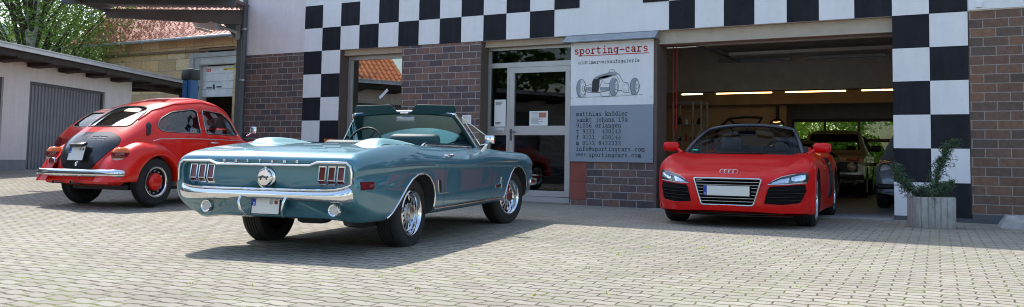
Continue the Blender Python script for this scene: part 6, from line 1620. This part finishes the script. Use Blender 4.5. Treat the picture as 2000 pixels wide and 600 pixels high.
# ================================================ other cars
def simple_car(name, label, cat, loc, rz, m_, top, belt, wmax, roofw, cab, wheelx, wr, win, fwin=None, rwin=None, end_taper=.85, ground=.25, m_glass=None, scale=1.0):
    """top: [(x,z)] silhouette from tail to nose"""
    t = thing(name, label, cat, loc, rz); xs_ = [p[0] for p in top]; x0_, x1_ = xs_[0], xs_[-1]; C = []
    for x, z in top:
        f = min(1, (x-x0_)/.35, (x1_-x)/.35); w_ = wmax*(end_taper+(1-end_taper)*math.sqrt(max(0, min(1, f))))
        up = max(0, min(1, (z-belt)/(max(p[1] for p in top)-belt))); wt = w_*.93*(1-up)+roofw*up
        bz = min(belt, z-.03); lo = ground
        C.append([(x, 0, z), (x, wt*.55, z-.008), (x, wt*.88, z-.025-.02*up), (x, wt, z-.06-.03*up if up > .02 else z-.045), (x, w_*.975 if up < .02 else (wt+w_)/2, (z-.06+bz)/2 if up > .02 else z-.07), (x, w_, bz-.05), (x, w_, min(.55, bz-.1)), (x, w_*.97, lo+.06), (x, w_*.5, lo), (x, 0, lo)])
    bo = body_obj('body', C, .05, [m_, M_dark], t); bvx = bvh_of(bo); cuts = []
    cabx = [p[0] for p in cab]; cuts.append(inset_cavity(C, min(cabx), max(cabx)+.2, .55, .88, .04))
    for p in win: b = MB(); b.prism(rounded(p, .04), -1.2, 1.2); cuts.append(b)
    xm = (cab[0][0]+cab[-1][0])/2; cabx = [p[0] for p in cab]; xm = (min(cabx)+max(cabx))/2
    if fwin: b = MB(); b.prism(rounded(fwin, .05), xm, x1_+.3, plane='YZ'); cuts.append(b)
    if rwin: b = MB(); b.prism(rounded(rwin, .05), x0_-.3, xm, plane='YZ'); cuts.append(b)
    for cx in wheelx:
        for s in (1, -1): b = MB(); b.prism(circle2(cx, wr+.01, wr+.055, 28), s*(wmax-.30), s*1.3); cuts.append(b)
    boolean(bo, cuts); smooth_by_angle(bo.data, 35)
    assign(bo, lambda c, n: 1 if (bvx.find_nearest(c)[3] or 0) > .01 else 0)
    g_ = m_glass or M_wsglass
    for p in win:
        for d in ('+y', '-y'):
            o = conform(bvx, rounded(p, .04), d, 'side_window', g_, t, off=-.012, th=0, res=.1)
            if o: strip(bvx, rounded(p, .04), d, 'seal', M_black, o, w=.02, h=.006, closed=True)
    for p, d, nm in ((fwin, '-x', 'windscreen'), (rwin, '+x', 'rear_window')):
        if p:
            o = conform(bvx, rounded(p, .05), d, nm, g_, t, off=-.012, th=0, res=.1)
            if o: strip(bvx, rounded(p, .05), d, 'seal', M_black, o, w=.025, h=.006, closed=True)
    for cx in wheelx:
        for s in (1, -1): wheel(t, cx, s*(wmax-.10), wr, wr, .19, wr*.60, 'plain')
    b = MB(); b.box(x0_+.2, x1_-.2, -wmax+.3, wmax-.3, ground-.06, ground+.02); b.build('underbody', M_black, t)
    for y in (.33, -.33):
        if roofw > .4:
            b = MB(); b.box(xm-.05, xm+.05, y-.22, y+.22, .55, belt+.05, bev=.04); b.box(xm-.04, xm+.04, y-.12, y+.12, belt+.06, belt+.24, bev=.035); b.build('seat', M_black, t, smooth=50)
    t['_'] = 0; del t['_']; return t, bvx, bo
# cream off-roader: origin rear axle, nose toward the opening
M_cream = paint('cream paint', (.42, .38, .28), 0, .35)
NV, bvN, bo = simple_car('off_roader', 'cream boxy off-roader standing nose out in the middle of the workshop', 'car', (8.72, 10.95, 0), R(-86),
   M_cream, [(-.75, .60), (-.74, .95), (-.70, 1.08), (-.45, 1.50), (-.25, 1.62), (.3, 1.66), (1.0, 1.65), (1.25, 1.60), (1.72, 1.12), (1.80, 1.06), (2.2, 1.04), (2.75, 1.00), (2.86, .95), (2.90, .70), (2.91, .50)],
   1.02, .82, .60, [(-.45, .6), (-.5, 1.08), (-.2, 1.50), (1.0, 1.56), (1.55, 1.12), (1.6, .6)], (0, 2.2), .34,
   [[(-.35, 1.12), (.45, 1.12), (.45, 1.50), (-.10, 1.50)], [(.55, 1.12), (1.45, 1.12), (1.12, 1.50), (.55, 1.50)]], [(-.62, 1.14), (.62, 1.14), (.54, 1.53), (-.54, 1.53)], [(-.55, 1.16), (.55, 1.16), (.48, 1.48), (-.48, 1.48)], ground=.36, end_taper=.95)
conform(bvN, rounded([(-.66, .60), (.66, .60), (.66, .84), (-.66, .84)], .03), '-x', 'grille', M_black, NV, off=.003, th=.01, res=.1)
for s in (1, -1):
    b = MB(); b.lathe([(.105, 0), (.105, .035), (.09, .05), (.05, .06), (0.001, .063)], 28, T=TR(2.90, s*.53, .72, ry=R(90))); b.build('headlight', M_lens, NV, smooth=40)
    b = MB(); b.lathe([(.108, 0), (.112, .04), (.095, .045)], 28, T=TR(2.90, s*.53, .72, ry=R(90))); b.build('headlight_ring', M_chrome, NV, smooth=40)
    b = MB(); b.box(2.86, 2.915, min(s*.42, s*.70), max(s*.42, s*.70), .868, .935, bev=.01); b.build('indicator', mat('orange lens', (.55, .09, .02), .2), NV, smooth=40)
    b = MB(); b.box(-.03, .04, -.12, .12, -.08, .08, T=TR(1.55, s*.98, 1.18), bev=.05); b.tube([(1.6, s*.8, 1.1), (1.56, s*.9, 1.16)], .014, 6); b.build('door_mirror', M_black, NV, smooth=45)
    b = MB(); b.tube([(1.62, s*.70, 1.10), (1.25, s*.60, 1.60)], .02, 6); b.build('pillar_trim', M_cream, NV, smooth=40)
b = MB(); b.box(2.88, 2.99, -.80, .80, .43, .55, bev=.02); b.build('front_bumper', M_black, NV, smooth=40)
# grey small car behind the chequered pier
M_sgrey = paint('grey blue paint', (.33, .38, .43), .1, .35)
FI, bvF, bo = simple_car('small_car', 'grey rounded old small car half hidden behind the chequered pier', 'car', (11.30, 5.45, 0), R(-90),
   M_sgrey, [(-.55, .45), (-.54, .75), (-.35, 1.05), (0, 1.35), (.4, 1.47), (.9, 1.47), (1.2, 1.38), (1.55, 1.0), (1.72, .90), (2.1, .84), (2.35, .72), (2.45, .55), (2.47, .42)],
   .92, .72, .52, [(-.1, .5), (0, 1.15), (.4, 1.38), (.9, 1.38), (1.15, 1.30), (1.4, 1.0), (1.42, .5)], (0, 1.84), .29,
   [[(.15, .98), (.62, .98), (.62, 1.36), (.32, 1.33)], [(.70, .98), (1.35, .98), (1.12, 1.34), (.70, 1.36)]], [(-.50, 1.02), (.50, 1.02), (.44, 1.34), (-.44, 1.34)], ground=.24, end_taper=.72)
for s in (1, -1):
    b = MB(); b.lathe([(.10, -.05), (.10, .03), (.085, .045), (.04, .055), (0.001, .058)], 28, T=TR(2.30, s*.53, .69, ry=R(82))); hl_ = b.build('headlight', M_lens, FI, smooth=40)
    b = MB(); b.lathe([(.102, -.05), (.108, .035), (.092, .042)], 28, T=TR(2.30, s*.53, .69, ry=R(82))); b.build('ring', M_chrome, hl_, smooth=40)
    b = MB(); b.lathe([(.05, 0), (.05, .05), (.03, .065), (0.001, .07)], 24, T=TR(2.37, s*.50, .52, ry=R(85))); b.build('fog_lamp', M_lens, FI, smooth=40)
    b = MB(); b.box(2.40, 2.50, min(s*.20, s*.66), max(s*.20, s*.66), .36, .43, bev=.02); b.build('bumper', M_black, FI, smooth=40)
    b = MB(); b.tube([(2.50, s*.20, .44), (2.48, s*.5, .44), (2.38, s*.68, .44)], .010, 6); b.build('bumper_trim', M_chrome, FI, smooth=40)
# dark old car between the sports car and the off-roader
M_dkpaint = paint('very dark paint', (.012, .012, .016), 0, .3)
DK, bvD, bo = simple_car('dark_car', 'almost black old coupe parked behind the red sports car', 'car', (8.45, 7.5, 0), R(-90+2),
   M_dkpaint, [(-.85, .5), (-.82, .8), (-.6, .98), (0, 1.22), (.5, 1.30), (1.0, 1.30), (1.25, 1.24), (1.7, .94), (1.9, .88), (2.6, .80), (2.95, .70), (3.05, .55), (3.06, .42)],
   .90, .80, .52, [(-.3, .5), (-.2, .98), (.3, 1.22), (1.0, 1.23), (1.5, .94), (1.55, .5)], (0, 2.4), .31,
   [[(.0, .94), (.5, .94), (.5, 1.20), (.2, 1.17)], [(.58, .94), (1.45, .94), (1.15, 1.21), (.58, 1.22)]], [(-.55, .97), (.55, .97), (.46, 1.22), (-.46, 1.22)], ground=.24, end_taper=.85)
for s in (1, -1):
    b = MB(); b.lathe([(.09, -.05), (.09, .03), (.05, .045), (0.001, .048)], 24, T=TR(3.0, s*.60, .64, ry=R(88))); b.build('headlight', M_lens, DK, smooth=40)
b = MB(); b.box(3.04, 3.12, -.76, .76, .42, .50, bev=.02); b.build('bumper', M_chrome, DK, smooth=40)
# second red car behind the beetle
p = tree_px(208, 300, 17.6)
RC, bvC, bo = simple_car('red_hatchback', 'second red car with a dark rear quarter window, half hidden behind the beetle', 'car', (p.x, p.y, .18), R(91),
   paint('darker red paint', (.40, .012, .012), 0, .3), [(-.62, .50), (-.60, .80), (-.50, .98), (-.28, 1.22), (.10, 1.46), (.4, 1.53), (1.1, 1.55), (1.5, 1.48), (2.0, 1.10), (2.2, 1.02), (2.9, .90), (3.2, .72), (3.25, .5)],
   .98, .82, .56, [(-.1, .6), (0, 1.15), (.3, 1.42), (1.1, 1.46), (1.5, 1.40), (1.85, 1.02), (1.9, .6)], (0, 2.5), .31,
   [[(-.12, 1.04), (.75, 1.04), (.75, 1.42), (.35, 1.43), (.05, 1.25)], [(.85, 1.04), (1.85, 1.04), (1.45, 1.40), (.85, 1.43)]], [(-.6, 1.08), (.6, 1.08), (.5, 1.42), (-.5, 1.42)], [(-.52, 1.08), (.52, 1.08), (.45, 1.38), (-.45, 1.38)], m_glass=glass('dark car glass', (.25, .32, .30), .05))
for s in (1, -1):
    conform(bvC, rounded([(s*.55, .66), (s*.78, .66), (s*.76, .86), (s*.58, .86)], .03), '+x', 'tail_lamp', M_redlens, RC, off=.002, th=.02, res=.05)
# patterned flower pot on the window ledge
o = thing('flower_pot', 'orange pot with dark wavy lines before the shop window, peeking over the blue car', 'pot', (1.15, -.42, 0))
b = MB(); b.box(-.24, .24, -.12, .12, 0, .90, bev=.01); b.build('stand', M_dgrey, o)
b = MB(); b.lathe([(.10, .90), (.105, .91), (.13, 1.10), (.12, 1.10), (.11, 1.0)], 20); b.build('pot', mat('orange glaze', (.65, .16, .04), .35), o, smooth=40)
b = MB()
for z in (.97, 1.04): b.tube([((.116+(z-.97)*.12)*math.cos(a*.3), (.116+(z-.97)*.12)*math.sin(a*.3), z+.02*math.sin(a*1.2)) for a in range(21)], .007, 5, closed=False)
b.build('wavy_line', M_ink, o, smooth=50)

# dark coupe standing in the showroom behind the glass door
c = copy_tree(DK); c.location = (2.9, 4.3, 0); c.rotation_euler = (0, 0, R(-52)); c['label'] = 'dark old car inside the showroom, dimly visible through the glass entrance door'
for ch in c.children_recursive: pass
b = MB(); b.box(-1.78, -1.70, -.66, .66, .5, 1.02, bev=.02); b.build('cabin_bulkhead', M_black, SC, smooth=40)
